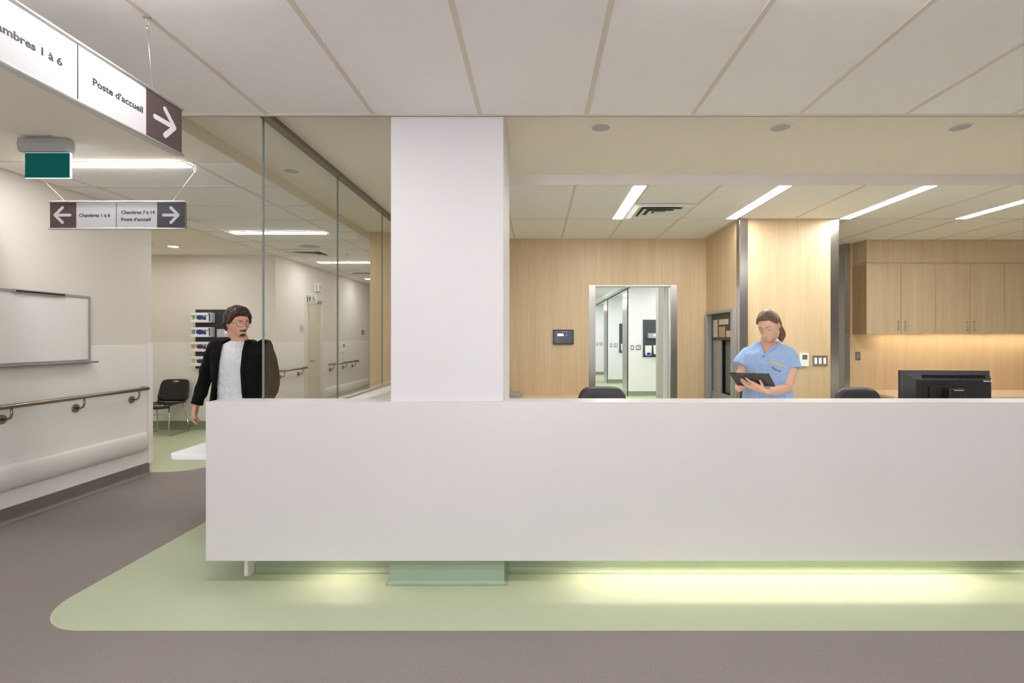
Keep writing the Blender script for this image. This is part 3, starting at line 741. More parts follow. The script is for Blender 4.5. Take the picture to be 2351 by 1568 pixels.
def monitor():
    t = thing('computer_monitor', 'black computer monitor seen from behind on the reception desk', 'monitor', (0, 0, 0))
    w, z0, z1 = .279, .14, .485
    mb = MB().box(-w, w, .0, .022, z0, z1, bev=.003)
    # tapered back shell
    def rect(a, za, zb, y): return [(-a, y, za), (a, y, za), (a, y, zb), (-a, y, zb)]
    mb.ring_loft([rect(w - .001, z0 + .002, z1 - .002, .0), rect(w - .012, z0 + .012, z1 - .012, -.006), [(-.20, -.03, z0 + .05), (.264, -.03, z0 + .05), (.264, -.03, z1 - .055), (-.20, -.03, z1 - .055)], [(-.19, -.032, z0 + .055), (.258, -.032, z0 + .055), (.258, -.032, z1 - .06), (-.19, -.032, z1 - .06)]], smooth=False)
    b = build(mb, 'casing', 'black', t)
    mb = MB()
    for k in range(40):
        x = -.155 + .0098 * k
        mb.box(x, x + .0035, -.029, -.012, z1 - .052, z1 - .028).xf(Matrix.Identity(4))
    build(mb, 'vent_slots', 'black_matte', b)
    build(MB().box(-.16, .215, -.034, -.02, z1 - .085, z1 - .064, bev=.002), 'cable_recess', 'black_matte', b)
    build(MB().box(-.12, .0, -.045, -.03, .23, .385, bev=.003), 'vesa_plate', 'black', t)
    build(MB().box(-.04, .06, -.10, -.045, .01, .375, bev=.006), 'stand_column', 'black', t)
    build(MB().box(-.14, .14, -.16, .12, .0, .012, bev=.004), 'stand_base', 'black', t)
    build(MB().box(-w + .006, w - .006, .0215, .0235, z0 + .01, z1 - .01), 'screen', flat('screen_glass', (14, 15, 18), .1), t)
    text_obj('ViewSonic', 'text_white', b, (.213, .255, z1 - .071, z1 - .060), at=-.0322, depth=.0008, bold=.01)
    build(MB().box(.259, .266, -.0335, -.02, z1 - .074, z1 - .056), 'badge', 'text_white', b)
    text_obj('VG COLLECTION', 'text_white', t, (-.012, .042, .361, .3675), at=-.1005, depth=.0006, bold=.01)
    t.location = (XX(2169, 3.32), 3.32, .72); t.rotation_euler = (0, 0, math.radians(-4)); return t
monitor()
# ================================================================ SIGNS
def arrow(mb_owner, cx, cz, s, dirn, at, frame):
    w = s * .19
    segs = (((cx - dirn * s * .5, cz), (cx + dirn * s * .46, cz)), ((cx + dirn * s * .5, cz), (cx, cz + s * .5)), ((cx + dirn * s * .5, cz), (cx, cz - s * .5)))
    mb = MB()
    for i, (a, b) in enumerate(segs):
        pts = mb.stroke(a, b, w)
        if frame == 'XZ': mb.prism(pts, at - .0010 - .0002 * i, at, 'y')
        else: mb.prism(pts, at, at + .0010 + .0002 * i, 'x')
    return build(mb, 'arrow', 'sign_white', mb_owner)
def hang_sign(label, a0, plane, frame, z1, texts, rightmat, hooks):
    """a0 start coordinate along the sign; 1.0 m long; plane = coordinate of readable face"""
    h = .200; z0 = z1 - h; L = 1.0; th = .022
    def B(mb, a, b, t0, t1, c, d, bev=0.0):
        # t: thickness outward (towards reader positive)
        if frame == 'XZ': return mb.box(a, b, plane - t1, plane - t0, c, d, bev=bev)
        return mb.box(plane + t0, plane + t1, a, b, c, d, bev=bev)
    base = (a0 + .5, plane, z0) if frame == 'XZ' else (plane, a0 + .5, z0)
    t = thing('hanging_sign', label, 'sign', base, 'suspended wayfinding signs')
    core = build(B(MB(), a0, a0 + L, -th, -.001, z0 + .004, z1 - .004), 'core', 'alu', t)
    def rod(z, t_):
        c = lambda a: (a, plane - t_, z) if frame == 'XZ' else (plane + t_, a, z)
        return c(a0 - .006), c(a0 + L + .006)
    mb = MB()
    for z in (z0, z1):
        for tt in (.002, -th - .002): mb.tube(list(rod(z, tt)), .006, n=14)
        B(mb, a0 - .003, a0 + L + .003, -th, 0, z - .005, z + .005)
    build(mb, 'rails', 'sign_rail', t)
    p1, p2, p3 = .197, .493, .795
    def face(nm, a, b, mat): return build(B(MB(), a0 + a, a0 + b, -.001, .0015, z0 + .006, z1 - .006), nm, mat, t)
    lp = face('left_arrow_panel', 0.002, p1, 'sign_brown'); ip = face('text_panel', p1, p2 - .0018, 'sign_white')
    ip2 = face('text_panel', p2 + .0018, p3, 'sign_white'); rp = face('right_arrow_panel', p3, L - .002, rightmat)
    build(B(MB(), a0 + p2 - .0018, a0 + p2 + .0018, -.001, .0022, z0 + .006, z1 - .014), 'divider', 'ink', t)
    at = plane - .0015 if frame == 'XZ' else plane + .0015
    cz = (z0 + z1) / 2
    arrow(lp, a0 + p1 / 2 - .004, cz, .11, -1, at, frame); arrow(rp, a0 + (p3 + L) / 2, cz, .11, 1, at, frame)
    for (s, a, b, c, d, own) in texts:
        text_obj(s, 'ink', ip if own == 0 else ip2, (a0 + a, a0 + b, z0 + c, z0 + d), at=at, frame=frame, bold=.024, depth=.0006)
    for (sa, ca, cc) in hooks:    # wire from the sign top to the ceiling
        p = (a0 + sa, plane + .01, z1) if frame == 'XZ' else (plane - .01, a0 + sa, z1)
        q = (ca, cc, CEIL - .035)
        w = build(MB().tube([p, q], .0012, n=6), 'wire', 'alu', t)
        mb = MB(); mb.box(q[0] - .016, q[0] + .016, q[1] - .006, q[1] + .006, CEIL - .007, CEIL - .004)
        lp_ = [(q[0] + .008 * math.sin(2 * PI * k / 14), q[1], CEIL - .021 - .015 * math.cos(2 * PI * k / 14)) for k in range(15)]
        mb.tube(lp_, .0012, n=6); mb.tube([(q[0], q[1], CEIL - .036), (q[0], q[1], CEIL - .055)], .003, n=6)
        build(mb, 'ceiling_hook', 'alu', w)
    return t
# frontal sign
hang_sign('far hanging sign facing the camera, with arrows at both ends', -3.603, 3.76, 'XZ', 2.427,
          [('Chambres 1 à 6', .218, .447, .086, .112, 0), ('Chambres 7 à 14', .530, .778, .108, .134, 1), ('Poste d’accueil', .530, .748, .056, .082, 1)], 'sign_slate',
          [(.11, -3.76, 3.80), (.895, -2.555, 3.80)])
# large near sign seen obliquely
hang_sign('large near hanging sign at the top left corner, seen at an angle, pointing right', 1.226, -1.555, 'YZ', 2.421,
          [('Chambres 1 à 6', .188, .437, .086, .112, 0), ('Poste d’accueil', .552, .778, .084, .110, 1)], 'sign_brown',
          [(.13, -1.55, 1.32), (.845, -1.55, 2.022)])
# exit sign
ex = thing('exit_sign', 'illuminated blank teal exit sign under a grey housing, fixed to the ceiling', 'exit sign', (-3.13, 3.25, 2.44))
build(MB().box(-3.22, -3.05, 3.20, 3.34, 2.690, 2.6995, bev=.002), 'mounting_plate', 'grey_paint', ex)
prof = [(3.247, 2.608), (3.238, 2.63), (3.235, 2.655), (3.240, 2.69), (3.308, 2.69), (3.313, 2.655), (3.310, 2.63), (3.301, 2.608)]
build(MB().prism(prof, -3.292, -2.985, 'x', bev=.002), 'housing', 'grey_paint', ex)
build(MB().box(-3.275, -2.98, 3.272, 3.284, 2.444, 2.608, bev=.002), 'panel_edge', emis('edge_glow', (.72, .84, 1), .9), ex)
def teal():
    m, nt, b = newmat('teal_backlit'); b.inputs['Base Color'].default_value = rgb(0, 66, 62); b.inputs['Roughness'].default_value = .4; b.inputs['Specular IOR Level'].default_value = .15
    b.inputs['Emission Color'].default_value = rgb(0, 112, 106); b.inputs['Emission Strength'].default_value = .12; return m
build(MB().box(-3.2725, -2.9855, 3.2705, 3.2725, 2.4465, 2.606), 'teal_face', teal(), ex)
ex.location.x -= .022; ex.location.z += .004

# ================================================================ LEFT WALL FITTINGS
xw = XL + .006
wb = thing('whiteboard', 'large aluminium framed whiteboard on the left wall', 'whiteboard', (xw, 4.0, 1.2))
ya, yb_, z0, z1 = 3.36, 4.585, 1.207, 1.794
build(MB().box(xw, xw + .012, ya, yb_, z0, z1), 'writing_surface', flat('whiteboard_face', (232, 231, 229), .2), wb)
build(MB().box(xw, xw + .02, ya, yb_, z1 - .022, z1, bev=.002).box(xw, xw + .02, ya, yb_, z0, z0 + .02, bev=.002).box(xw, xw + .02, ya, ya + .02, z0 + .02, z1 - .022).box(xw, xw + .02, yb_ - .02, yb_, z0 + .02, z1 - .022), 'frame', 'alu_paint', wb)
build(MB().box(xw + .01, xw + .075, ya, yb_ + .02, z0 - .012, z0 - .004, bev=.002).box(xw + .06, xw + .075, ya, yb_ + .02, z0 - .014, z0 + .004, bev=.002).box(xw, xw + .02, ya, yb_, z0 - .012, z0 + .004), 'pen_tray', 'alu_paint', wb)
cl = build(MB().box(xw + .018, xw + .032, 3.90, 4.335, z1 - .028, z1 + .002, bev=.002), 'paper_clip_rail', 'alu_paint', wb)
build(MB().box(xw + .031, xw + .035, 3.915, 4.32, z1 - .020, z1 - .006), 'grip_strip', 'black_matte', cl)
def handrail(y0, y1, zs, ys_, label):
    xr = XL + .085
    t = thing('handrail', label, 'handrail', (XL, (y0 + y1) / 2, .79), 'round steel handrails of the left corridor')
    build(MB().tube([(XL + .01, y1 - .0, .9), (xr - .02, y1 - .0, .9), (xr, y1 - .02, .9), (xr, y0, .9)], .0185, n=18), 'rail', 'steel_dark', t)
    for yy in ys_:
        b = build(MB().tube([(XL + .01, yy, .80), (XL + .05, yy, .80), (XL + .075, yy, .812), (xr, yy, .84), (xr, yy, .885)], .0085, n=12), 'bracket', 'steel_dark', t)
        build(MB().tube([(XL + .004, yy, .80), (XL + .014, yy, .80)], [.038, .036], n=24), 'flange', 'steel_dark', b)
    return t
handrail(.5, 5.20, .9, [5.07 - .617 * k for k in range(8)], 'long stainless handrail on the left wall under the whiteboard')
handrail(7.84, 8.80, .9, [8.0, 8.62], 'short handrail beyond the glass, between the alcove corner and the washroom door')
handrail(9.72, 11.35, .9, [9.95, 10.6, 11.15], 'handrail beyond the glass, right of the washroom door')
# bumper rail
def bumper(y0, y1, label):
    prof = [(0, .45), (.018, .448), (.036, .425), (.046, .39), (.05, .35), (.046, .31), (.036, .275), (.018, .254), (0, .252)]
    rings = []
    for yy, s in [(y0, 1), (y1 - .05, 1), (y1 - .03, .96), (y1 - .012, .86), (y1 - .002, .6), (y1, .3)]:
        rings.append([(XL + .006 + a * s, yy, .351 + (b - .351) * (1 - (1 - s) * .5)) for a, b in prof])
    return tag(build(MB().ring_loft(rings), 'bumper_rail', 'bumper', origin=(XL, (y0 + y1) / 2, .25)), label, 'bumper rail')
bumper(.4, 5.255, 'wide off-white rounded bumper rail low on the left wall')
bumper(9.72, 12.2, 'pale bumper rail low on the far wall, seen through the glass')

# ================================================================ ALCOVE: board with glove boxes, chair
yb = 7.874
bx, bz = XX(449.5, 7.87), .94
bd = board(bx, yb, bz, .66, .915, 'black wall board holding glove boxes, behind the walking man', 'slate')
sizes = [('L', (70, 160, 80), 'top, green letter L'), ('M', (30, 80, 160), 'second from top, blue letter M'), ('S', (226, 126, 30), 'third from top, orange letter S'), ('XS', (206, 200, 60), 'lowest, yellow letters XS')]
for i, (s, c, w) in enumerate(sizes):
    zt = ZZ(718.5 + 33.3 * i, 7.8); zb = zt - .143
    x0 = bx - .012
    t = thing('glove_box', 'white box of blue gloves in a holder, ' + w, 'glove box', (x0, yb, zb), 'glove boxes on the alcove board')
    y1 = yb - .012
    bxx = build(MB().box(x0 + .006, x0 + .30, y1 - .085, y1 - .006, zb + .004, zt - .004, bev=.002), 'carton', 'white_plastic', t)
    build(MB().box(x0 + .275, x0 + .303, y1 - .0865, y1 - .008, zb + .012, zt - .012), 'side_print', 'blue', bxx)
    build(MB().box(x0, x0 + .27, y1 - .10, y1 - .086, zb, zb + .03, bev=.002).box(x0, x0 + .27, y1 - .10, y1 - .086, zt - .034, zt, bev=.002).box(x0, x0 + .31, y1 - .1, y1, zb - .003, zb + .001).box(x0, x0 + .31, y1 - .1, y1, zt - .001, zt + .003).box(x0 + .306, x0 + .312, y1 - .1, y1, zb, zt).box(x0, x0 + .005, y1 - .1, y1, zb, zt), 'holder', 'white_plastic', t)
    q = build(MB().box(x0 + .018, x0 + .062, y1 - .0875, y1 - .085, zb + .045, zt - .045), 'size_patch', flat('patch', c, .5), bxx)
    text_obj(s, 'text_white', q, (x0 + .027, x0 + .053, zb + .052, zt - .055), at=y1 - .0875, depth=.001, bold=.02)
    mb = MB(); n = 32; cxx, cz = x0 + .14, (zt + zb) / 2
    mb.prism([(cxx + .062 * math.cos(2 * PI * k / n), cz + .037 * math.sin(2 * PI * k / n)) for k in range(n)], y1 - .0872, y1 - .085)
    build(mb, 'ring_print', flat('ringp', c, .5), bxx)
    mb = MB().prism([(cxx + .05 * math.cos(2 * PI * k / n), cz + .029 * math.sin(2 * PI * k / n)) for k in range(n)], y1 - .0882, y1 - .085)
    mb.prism([(cxx + .045, cz - .036), (cxx + .095, cz - .036), (cxx + .09, cz + .005), (cxx + .098, cz + .033), (cxx + .085, cz + .012), (cxx + .076, cz + .036), (cxx + .068, cz + .01), (cxx + .055, cz + .012)], y1 - .0882, y1 - .085)
    build(mb, 'glove_print', 'blue', bxx)
glove_holder(XX(499.5, 7.8), yb - .012, ZZ(775, 7.8), 'small clear dispenser on the black board, right of the glove boxes')
def visitor_chair():
    t = thing('visitor_chair', 'black plastic stacking chair with chrome legs in the alcove', 'chair', (0, 0, 0))
    # local: faces -Y ; seat z .45
    def grid(fn, nu, nv, mb):
        vs = [[mb.bm.verts.new(fn(u / nu, v / nv)) for v in range(nv + 1)] for u in range(nu + 1)]
        for u in range(nu):
            for v in range(nv):
                f = mb.bm.faces.new((vs[u][v], vs[u + 1][v], vs[u + 1][v + 1], vs[u][v + 1])); f.smooth = True
    mb = MB()
    def slab(fn, th, nrm):
        top = lambda u, v: Vector(fn(u, v)); grid(lambda u, v: top(u, v), 16, 16, mb)
        n = 16; ring = []
        back = {}
        vs = [[mb.bm.verts.new(top(u / n, v / n) + nrm * th) for v in range(n + 1)] for u in range(n + 1)]
        for u in range(n):
            for v in range(n):
                f = mb.bm.faces.new((vs[u][v], vs[u][v + 1], vs[u + 1][v + 1], vs[u + 1][v])); f.smooth = True
    def seatf(u, v):
        x = (u - .5) * .46 * (1 - .12 * v); y = -.22 + .42 * v
        return (x, y, .45 - .018 * math.cos((u - .5) * PI) + (-.03 * (1 - v * 5) ** 2 if v < .2 else 0) + .006 * v)
    slab(seatf, .018, Vector((0, 0, -1)))
    bmesh.ops.remove_doubles(mb.bm, verts=mb.bm.verts, dist=.0001)
    be = [e for e in mb.bm.edges if len(e.link_faces) == 1]
    bmesh.ops.bridge_loops(mb.bm, edges=be)
    build(mb, 'seat', 'black', t)
    # backrest with oval grip hole and open gap under it, thick shell
    mb = MB(); b = bmesh.new()
    out = []
    for k in range(48):
        a = 2 * PI * k / 48; ca, sa = math.cos(a), math.sin(a)
        xx = .22 * math.copysign(abs(ca) ** .35, ca); zz = .165 * math.copysign(abs(sa) ** .35, sa)
        out.append((xx * (1 - .06 * zz / .165), zz))
    hole = [(.05 * math.cos(2 * PI * k / 48), .135 + .013 * math.sin(2 * PI * k / 48)) for k in range(48)]
    def bend(x, z, o): return (x, .20 + .10 * (z + .2) / .4 - .25 * x * x + o, .615 + z)
    NR = 8
    rings = []
    for s_ in range(NR + 1):
        f_ = s_ / NR
        rings.append([((1 - f_) * ox + f_ * hx, (1 - f_) * oz + f_ * hz) for (ox, oz), (hx, hz) in zip(out, hole)])
    full = [[bend(x, z, 0) for x, z in r] for r in rings] + [[bend(x, z, .014) for x, z in r] for r in reversed(rings)]
    full.append(full[0])
    mb.ring_loft(full, caps=False)
    bmesh.ops.remove_doubles(mb.bm, verts=mb.bm.verts, dist=.0001)
    build(mb, 'backrest', 'black', t)
    build(MB().tube([(-.19, .17, .44), (-.205, .225, .52), (-.205, .235, .60)], .012).tube([(.19, .17, .44), (.205, .225, .52), (.205, .235, .60)], .012), 'back_support', 'black', t)
    for s_ in (-1, 1):
        build(MB().tube([(s_ * .20, .15, .435), (s_ * .235, .24, .02), (s_ * .235, .225, .010), (s_ * .235, -.21, .010), (s_ * .235, -.225, .02), (s_ * .20, -.16, .435)], .0085, n=10), 'leg', 'chrome', t)
    build(MB().tube([(-.2, -.16, .43), (.2, -.16, .43)], .0085).tube([(-.215, -.19, .30), (.215, -.19, .30)], .006).tube([(-.2, .15, .43), (.2, .15, .43)], .0085), 'cross_bar', 'chrome', t)
    build(MB().tube([(.235, .237, .05), (.231, .228, .095)], .0105), 'tag', flat('red_tag', (170, 30, 34), .5), t)['label'] = 'small red tag on the rear leg'
    return t
vc = visitor_chair(); vc.location = (-5.525, 7.51, 0); vc.rotation_euler = (0, 0, math.radians(2))

# ================================================================ FAR LEFT WALL beyond the glass: washroom door, signs
t = struct(MB().box(XL, XL + .03, 8.86, 8.93, 0, 2.12).box(XL, XL + .03, 9.52, 9.60, 0, 2.12).box(XL, XL + .03, 8.93, 9.52, 2.06, 2.12), 'door_2', 'wall')
build(MB().box(XL - .001, XL + .010, 8.935, 9.515, .01, 2.055), 'door_leaf', flat('door_beige', (214, 204, 186), .4), t)
build(MB().box(XL + .01, XL + .05, 9.0, 9.5, 2.07, 2.10, bev=.004), 'door_closer', 'alu_paint', t)
build(MB().tube([(XL + .01, 9.05, 1.0), (XL + .06, 9.05, 1.0), (XL + .06, 9.16, 1.0)], .009), 'door_handle', 'steel_dark', t)
def person_pict(mb, x, z, s, y, skirt=False):
    mb.prism([(x + .16 * s * math.cos(2 * PI * k / 16), z + .85 * s + .16 * s * math.sin(2 * PI * k / 16)) for k in range(16)], y - .001, y)
    if skirt: mb.prism([(x - .12 * s, z + .62 * s), (x + .12 * s, z + .62 * s), (x + .3 * s, z - .25 * s), (x - .3 * s, z - .25 * s)], y - .001, y)
    else: mb.prism([(x - .26 * s, z + .62 * s), (x + .26 * s, z + .62 * s), (x + .26 * s, z - .1 * s), (x - .26 * s, z - .1 * s)], y - .001, y)
    mb.prism([(x - .14 * s, z - .2 * s), (x + .14 * s, z - .2 * s), (x + .11 * s, z - .95 * s), (x - .11 * s, z - .95 * s)], y - .001, y)
def wheel_pict(mb, x, z, s, y):
    pts = [(x - .05 * s + .42 * s * math.cos(a), z - .45 * s + .42 * s * math.sin(a)) for a in [math.radians(60 + 18 * k) for k in range(15)]]
    for a, b in zip(pts[:-1], pts[1:]): mb.prism(mb.stroke(a, b, .11 * s, 4), y - .001, y)
    mb.prism([(x - .1 * s + .13 * s * math.cos(2 * PI * k / 14), z + .85 * s + .13 * s * math.sin(2 * PI * k / 14)) for k in range(14)], y - .001, y)
    for a, b in (((x - .1 * s, z + .6 * s), (x - .1 * s, z - .1 * s)), ((x - .1 * s, z - .1 * s), (x + .3 * s, z - .1 * s)), ((x + .3 * s, z - .1 * s), (x + .45 * s, z - .75 * s)), ((x - .1 * s, z + .3 * s), (x + .2 * s, z + .3 * s))):
        mb.prism(mb.stroke(a, b, .13 * s, 4), y - .001, y)
yS = 8.9
ws = thing('washroom_sign', 'projecting washroom sign with person and wheelchair symbols above the far door', 'sign', (XL, yS, 2.0))
x0, x1, z0, z1 = XX(700, yS), XX(727.2, yS), ZZ(696.5, yS), ZZ(677, yS)
build(MB().box(x0, x1, yS, yS + .015, z0, z1, bev=.001).box(XL, x0, yS + .002, yS + .012, z0 + .02, z1 - .02), 'panel', 'sign_white', ws)
mb = MB(); zc = (z0 + z1) / 2; W_ = x1 - x0
person_pict(mb, x0 + W_ * .22, zc, .055, yS, True); person_pict(mb, x0 + W_ * .42, zc, .055, yS); wheel_pict(mb, x0 + W_ * .74, zc, .06, yS)
build(mb, 'symbols', 'ink', ws)
# plaque on the wall (faces +X)
pl = thing('washroom_plaque', 'small square washroom plaque on the wall left of the far door', 'sign', (XL, 8.76, 1.5))
build(MB().box(XL, XL + .006, 8.68, 8.83, 1.49, 1.65, bev=.001), 'panel', 'sign_white', pl)
mb = MB(); person_pict(mb, 8.73, 1.57, .04, 0, True); wheel_pict(mb, 8.79, 1.57, .04, 0)
mb.xf(Matrix(((0, -1, 0, XL + .006), (1, 0, 0, 0), (0, 0, 1, 0), (0, 0, 0, 1))))
build(mb, 'symbols', 'ink', pl)
st = thing('wall_alarm', 'small white alarm sounder high on the far wall, through the glass', 'alarm', (XL, 9.3, 2.3))
build(MB().box(XL, XL + .06, 9.27, 9.45, 2.27, 2.41, bev=.006), 'housing', 'white_plastic', st)
mb = MB()
for k in range(5): mb.box(XL + .02, XL + .058, 9.268, 9.272, 2.295 + .02 * k, 2.303 + .02 * k)
for k in range(5): mb.box(XL + .058, XL + .0615, 9.33, 9.42, 2.295 + .02 * k, 2.303 + .02 * k)
build(mb, 'grille', 'ink', st)
t = thing('wall_thermostat', 'tiny white wall control right of the far door, through the glass', 'thermostat', (XL, 10.6, 1.3))
build(MB().box(XL + .006, XL + .03, 10.55, 10.67, 1.12, 1.30, bev=.004), 'housing', 'white_plastic', t)
build(MB().box(XL + .03, XL + .032, 10.575, 10.645, 1.22, 1.28), 'display', 'ink', t)
t = tag(build(MB().box(XL, XL + .008, 11.75, 11.95, 1.49, 1.60), 'room_plaque', flat('plaque_brown', (128, 112, 96), .5), origin=(XL, 11.85, 1.55)), 'small brown room plaque at the far end of the left corridor', 'sign')
# ================================================================ PEOPLE
def proj(w): return (CX + F * w[0] / w[1], CY - F * (w[2] - HC) / w[1])
def inpoly(p, poly):
    x, y = p; c = False; n = len(poly)
    for i in range(n):
        x1, y1 = poly[i]; x2, y2 = poly[(i + 1) % n]
        if (y1 > y) != (y2 > y) and x < (x2 - x1) * (y - y1) / (y2 - y1) + x1: c = not c
    return c
def remesh(mb, voxel, smooth=2):
    me = bpy.data.meshes.new('r'); bmesh.ops.recalc_face_normals(mb.bm, faces=list(mb.bm.faces)); mb.bm.to_mesh(me); mb.bm.free()
    o = bpy.data.objects.new('r', me); COL.objects.link(o)
    m = o.modifiers.new('r', 'REMESH'); m.mode = 'VOXEL'; m.voxel_size = voxel; m.adaptivity = 0
    if smooth: s = o.modifiers.new('s', 'SMOOTH'); s.factor = .5; s.iterations = smooth
    bpy.context.view_layer.update()
    r = bpy.data.meshes.new_from_object(o.evaluated_get(bpy.context.evaluated_depsgraph_get()))
    bpy.data.objects.remove(o)
    for p in r.polygons: p.use_smooth = True
    return r
def g(x, s): return math.exp(-(x / s) ** 2)
def sstep(x, a, b):
    t = max(0, min(1, (x - a) / (b - a))); return t * t * (3 - 2 * t)
def skull(n, fem):
    x, y, z = n
    t = max(0.0, -(z + .05)) / .95
    w = 1 - (.42 if fem else .34) * t ** 1.5
    px = (.071 if fem else .075) * x * w
    py = .096 * y * (1 - .5 * t if y > 0 else 1)
    if y < 0: py = -.093 * abs(y) ** .85
    return px, py, .113 * z
def face(p, fem):
    px, py, pz = p
    fr = sstep(-py, -.005, .045)
    d = .030 * g(px, .030) * g(pz + .094, .024)
    d += .014 * g(px, .034) * g(pz + .066, .024)
    s_ = .026 if pz > -.036 else .008
    d += (.025 if fem else .028) * g(px, .0085) * g(pz + .036, s_)
    d += .012 * g(px, .015) * g(pz + .040, .008)
    d += .007 * g(px, .008) * g(pz - .002, .02)
    d += (.004 if fem else .006) * g(abs(px) - .026, .02) * g(pz - .021, .008)
    d -= .011 * g(abs(px) - .031, .014) * g(pz - .003, .011)
    d += .006 * g(abs(px) - .032, .011) * g(pz - .001, .007)
    d += .005 * g(abs(px) - .045, .016) * g(pz + .025, .015)
    d += .0045 * g(px, .017) * g(pz + .0605, .0035) + .0055 * g(px, .015) * g(pz + .0705, .004)
    d -= .004 * g(px, .02) * g(pz + .0655, .0018)
    d -= .004 * g(px, .015) * g(pz + .080, .005)
    return (px, py - d * fr, pz)
def head_shape(Mx, fem, fn=None, sub=6):
    b = bmesh.new(); bmesh.ops.create_icosphere(b, subdivisions=sub, radius=1)
    for v in b.verts:
        s = skull(v.co.normalized(), fem)
        q = fn(s, face(s, fem), v.co.normalized()) if fn else face(s, fem)
        v.co = Mx @ Vector(q)
    for f in b.faces: f.smooth = True
    return b
def add_head(mb, Mx, fem):
    mb._merge(head_shape(Mx, fem))
    for s in (-1, 1):
        e = bmesh.new(); bmesh.ops.create_icosphere(e, subdivisions=3, radius=1)
        EM = Mx @ Matrix.Translation((s * .073, .012, -.004)) @ Matrix.Rotation(s * .45, 4, 'Z') @ Matrix.Rotation(-.2, 4, 'X')
        for v in e.verts:
            c = v.co; v.co = Vector((c.x * .0075, c.y * .0175, c.z * .031 * (1 - .12 * (c.z < 0))))
            if c.y < .2: v.co.x *= .8
        mb._merge(e, mat=EM)
def ell_rings(T, data, n=28, pw=.85):
    rings = []
    for z, cx, cy, a, bb in data:
        r = []
        for k in range(n):
            an = 2 * PI * k / n; ca, sa = math.cos(an), math.sin(an)
            r.append(T @ Vector((cx + a * math.copysign(abs(ca) ** pw, ca), cy + bb * math.copysign(abs(sa) ** pw, sa), z)))
        rings.append(r)
    return rings
def bez(pts, n=8):
    """smooth path through points (Catmull-Rom)"""
    pts = [Vector(p) for p in pts]; out = []
    for i in range(len(pts) - 1):
        p0 = pts[max(i - 1, 0)]; p1 = pts[i]; p2 = pts[i + 1]; p3 = pts[min(i + 2, len(pts) - 1)]
        for k in range(n):
            t = k / n
            out.append(.5 * ((2 * p1) + (-p0 + p2) * t + (2 * p0 - 5 * p1 + 4 * p2 - p3) * t * t + (-p0 + 3 * p1 - 3 * p2 + p3) * t ** 3))
    out.append(pts[-1]); return out
def limb(mb, pts, rs, n=18, k=6):
    pp = bez(pts, k); R_ = []
    for i in range(len(rs) - 1):
        for j in range(k): R_.append(rs[i] + (rs[i + 1] - rs[i]) * j / k)
    R_.append(rs[-1]); mb.tube(pp, R_, n=n, dome=True)
def hit(bvh, px, py, off=.002):
    o = Vector((0, 0, HC)); d = (P(px, py, 1) - o).normalized()
    loc, nrm, i, dist = bvh.ray_cast(o, d)
    return None if loc is None else (loc - d * off)
def ribbon(mb, pts, w, th, bvh=None):
    """thin strip in picture-facing plane along world pts"""
    rings = []
    for i, p in enumerate(pts):
        t = (pts[min(i + 1, len(pts) - 1)] - pts[max(i - 1, 0)]).normalized()
        v = (p - Vector((0, 0, HC))).normalized(); s = t.cross(v).normalized()
        rings.append([p + s * w / 2, p - s * w / 2, p - s * w / 2 - v * th, p + s * w / 2 - v * th])
    mb.ring_loft(rings, smooth=True)
def cloth(name, col, dark, sc=14, st=.55, rough=.85, dist=.02):
    m, nt, b = newmat(name); b.inputs['Roughness'].default_value = rough; b.inputs['Specular IOR Level'].default_value = .2
    b.inputs['Base Color'].default_value = rgb(*col)
    n = N(nt, 'ShaderNodeTexNoise'); n.inputs['Scale'].default_value = 1; n.inputs['Detail'].default_value = 2; n.inputs['Distortion'].default_value = 1.2
    nt.links.new(objvec(nt, (sc * 1.5, sc * 1.5, sc * .5)), n.inputs['Vector'])
    n2 = N(nt, 'ShaderNodeTexNoise'); n2.inputs['Scale'].default_value = 600
    bp = N(nt, 'ShaderNodeBump'); bp.inputs['Strength'].default_value = st; bp.inputs['Distance'].default_value = dist
    nt.links.new(n.outputs['Fac'], bp.inputs['Height'])
    b2 = N(nt, 'ShaderNodeBump'); b2.inputs['Strength'].default_value = .15; b2.inputs['Distance'].default_value = .001
    nt.links.new(n2.outputs['Fac'], b2.inputs['Height']); nt.links.new(bp.outputs['Normal'], b2.inputs['Normal'])
    nt.links.new(b2.outputs['Normal'], b.inputs['Normal']); return m
def skinmat(name, col):
    m, nt, b = newmat(name); b.inputs['Base Color'].default_value = rgb(*col); b.inputs['Roughness'].default_value = .48
    b.inputs['Subsurface Weight'].default_value = .12; b.inputs['Subsurface Radius'].default_value = (.02, .007, .004)
    b.inputs['Subsurface Scale'].default_value = .5
    return m
def hairmat(name, c1, c2):
    m, nt, b = newmat(name); b.inputs['Roughness'].default_value = .38
    n = N(nt, 'ShaderNodeTexNoise'); n.inputs['Scale'].default_value = 1; n.inputs['Detail'].default_value = 3; n.inputs['Distortion'].default_value = .15
    nt.links.new(objvec(nt, (330, 34, 26)), n.inputs['Vector'])
    mx = N(nt, 'ShaderNodeMix', data_type='RGBA'); mx.inputs[6].default_value = rgb(*c1); mx.inputs[7].default_value = rgb(*c2)
    mr = N(nt, 'ShaderNodeMapRange'); mr.inputs['From Min'].default_value = .35; mr.inputs['From Max'].default_value = .65
    nt.links.new(n.outputs['Fac'], mr.inputs['Value']); nt.links.new(mr.outputs[0], mx.inputs[0]); nt.links.new(mx.outputs[2], b.inputs['Base Color'])
    bp = N(nt, 'ShaderNodeBump'); bp.inputs['Strength'].default_value = .35; bp.inputs['Distance'].default_value = .002
    nt.links.new(n.outputs['Fac'], bp.inputs['Height']); nt.links.new(bp.outputs['Normal'], b.inputs['Normal']); return m
M['skin'] = skinmat('skin_fair', (226, 180, 154)); M['skin_m'] = skinmat('skin_warm', (222, 168, 146))
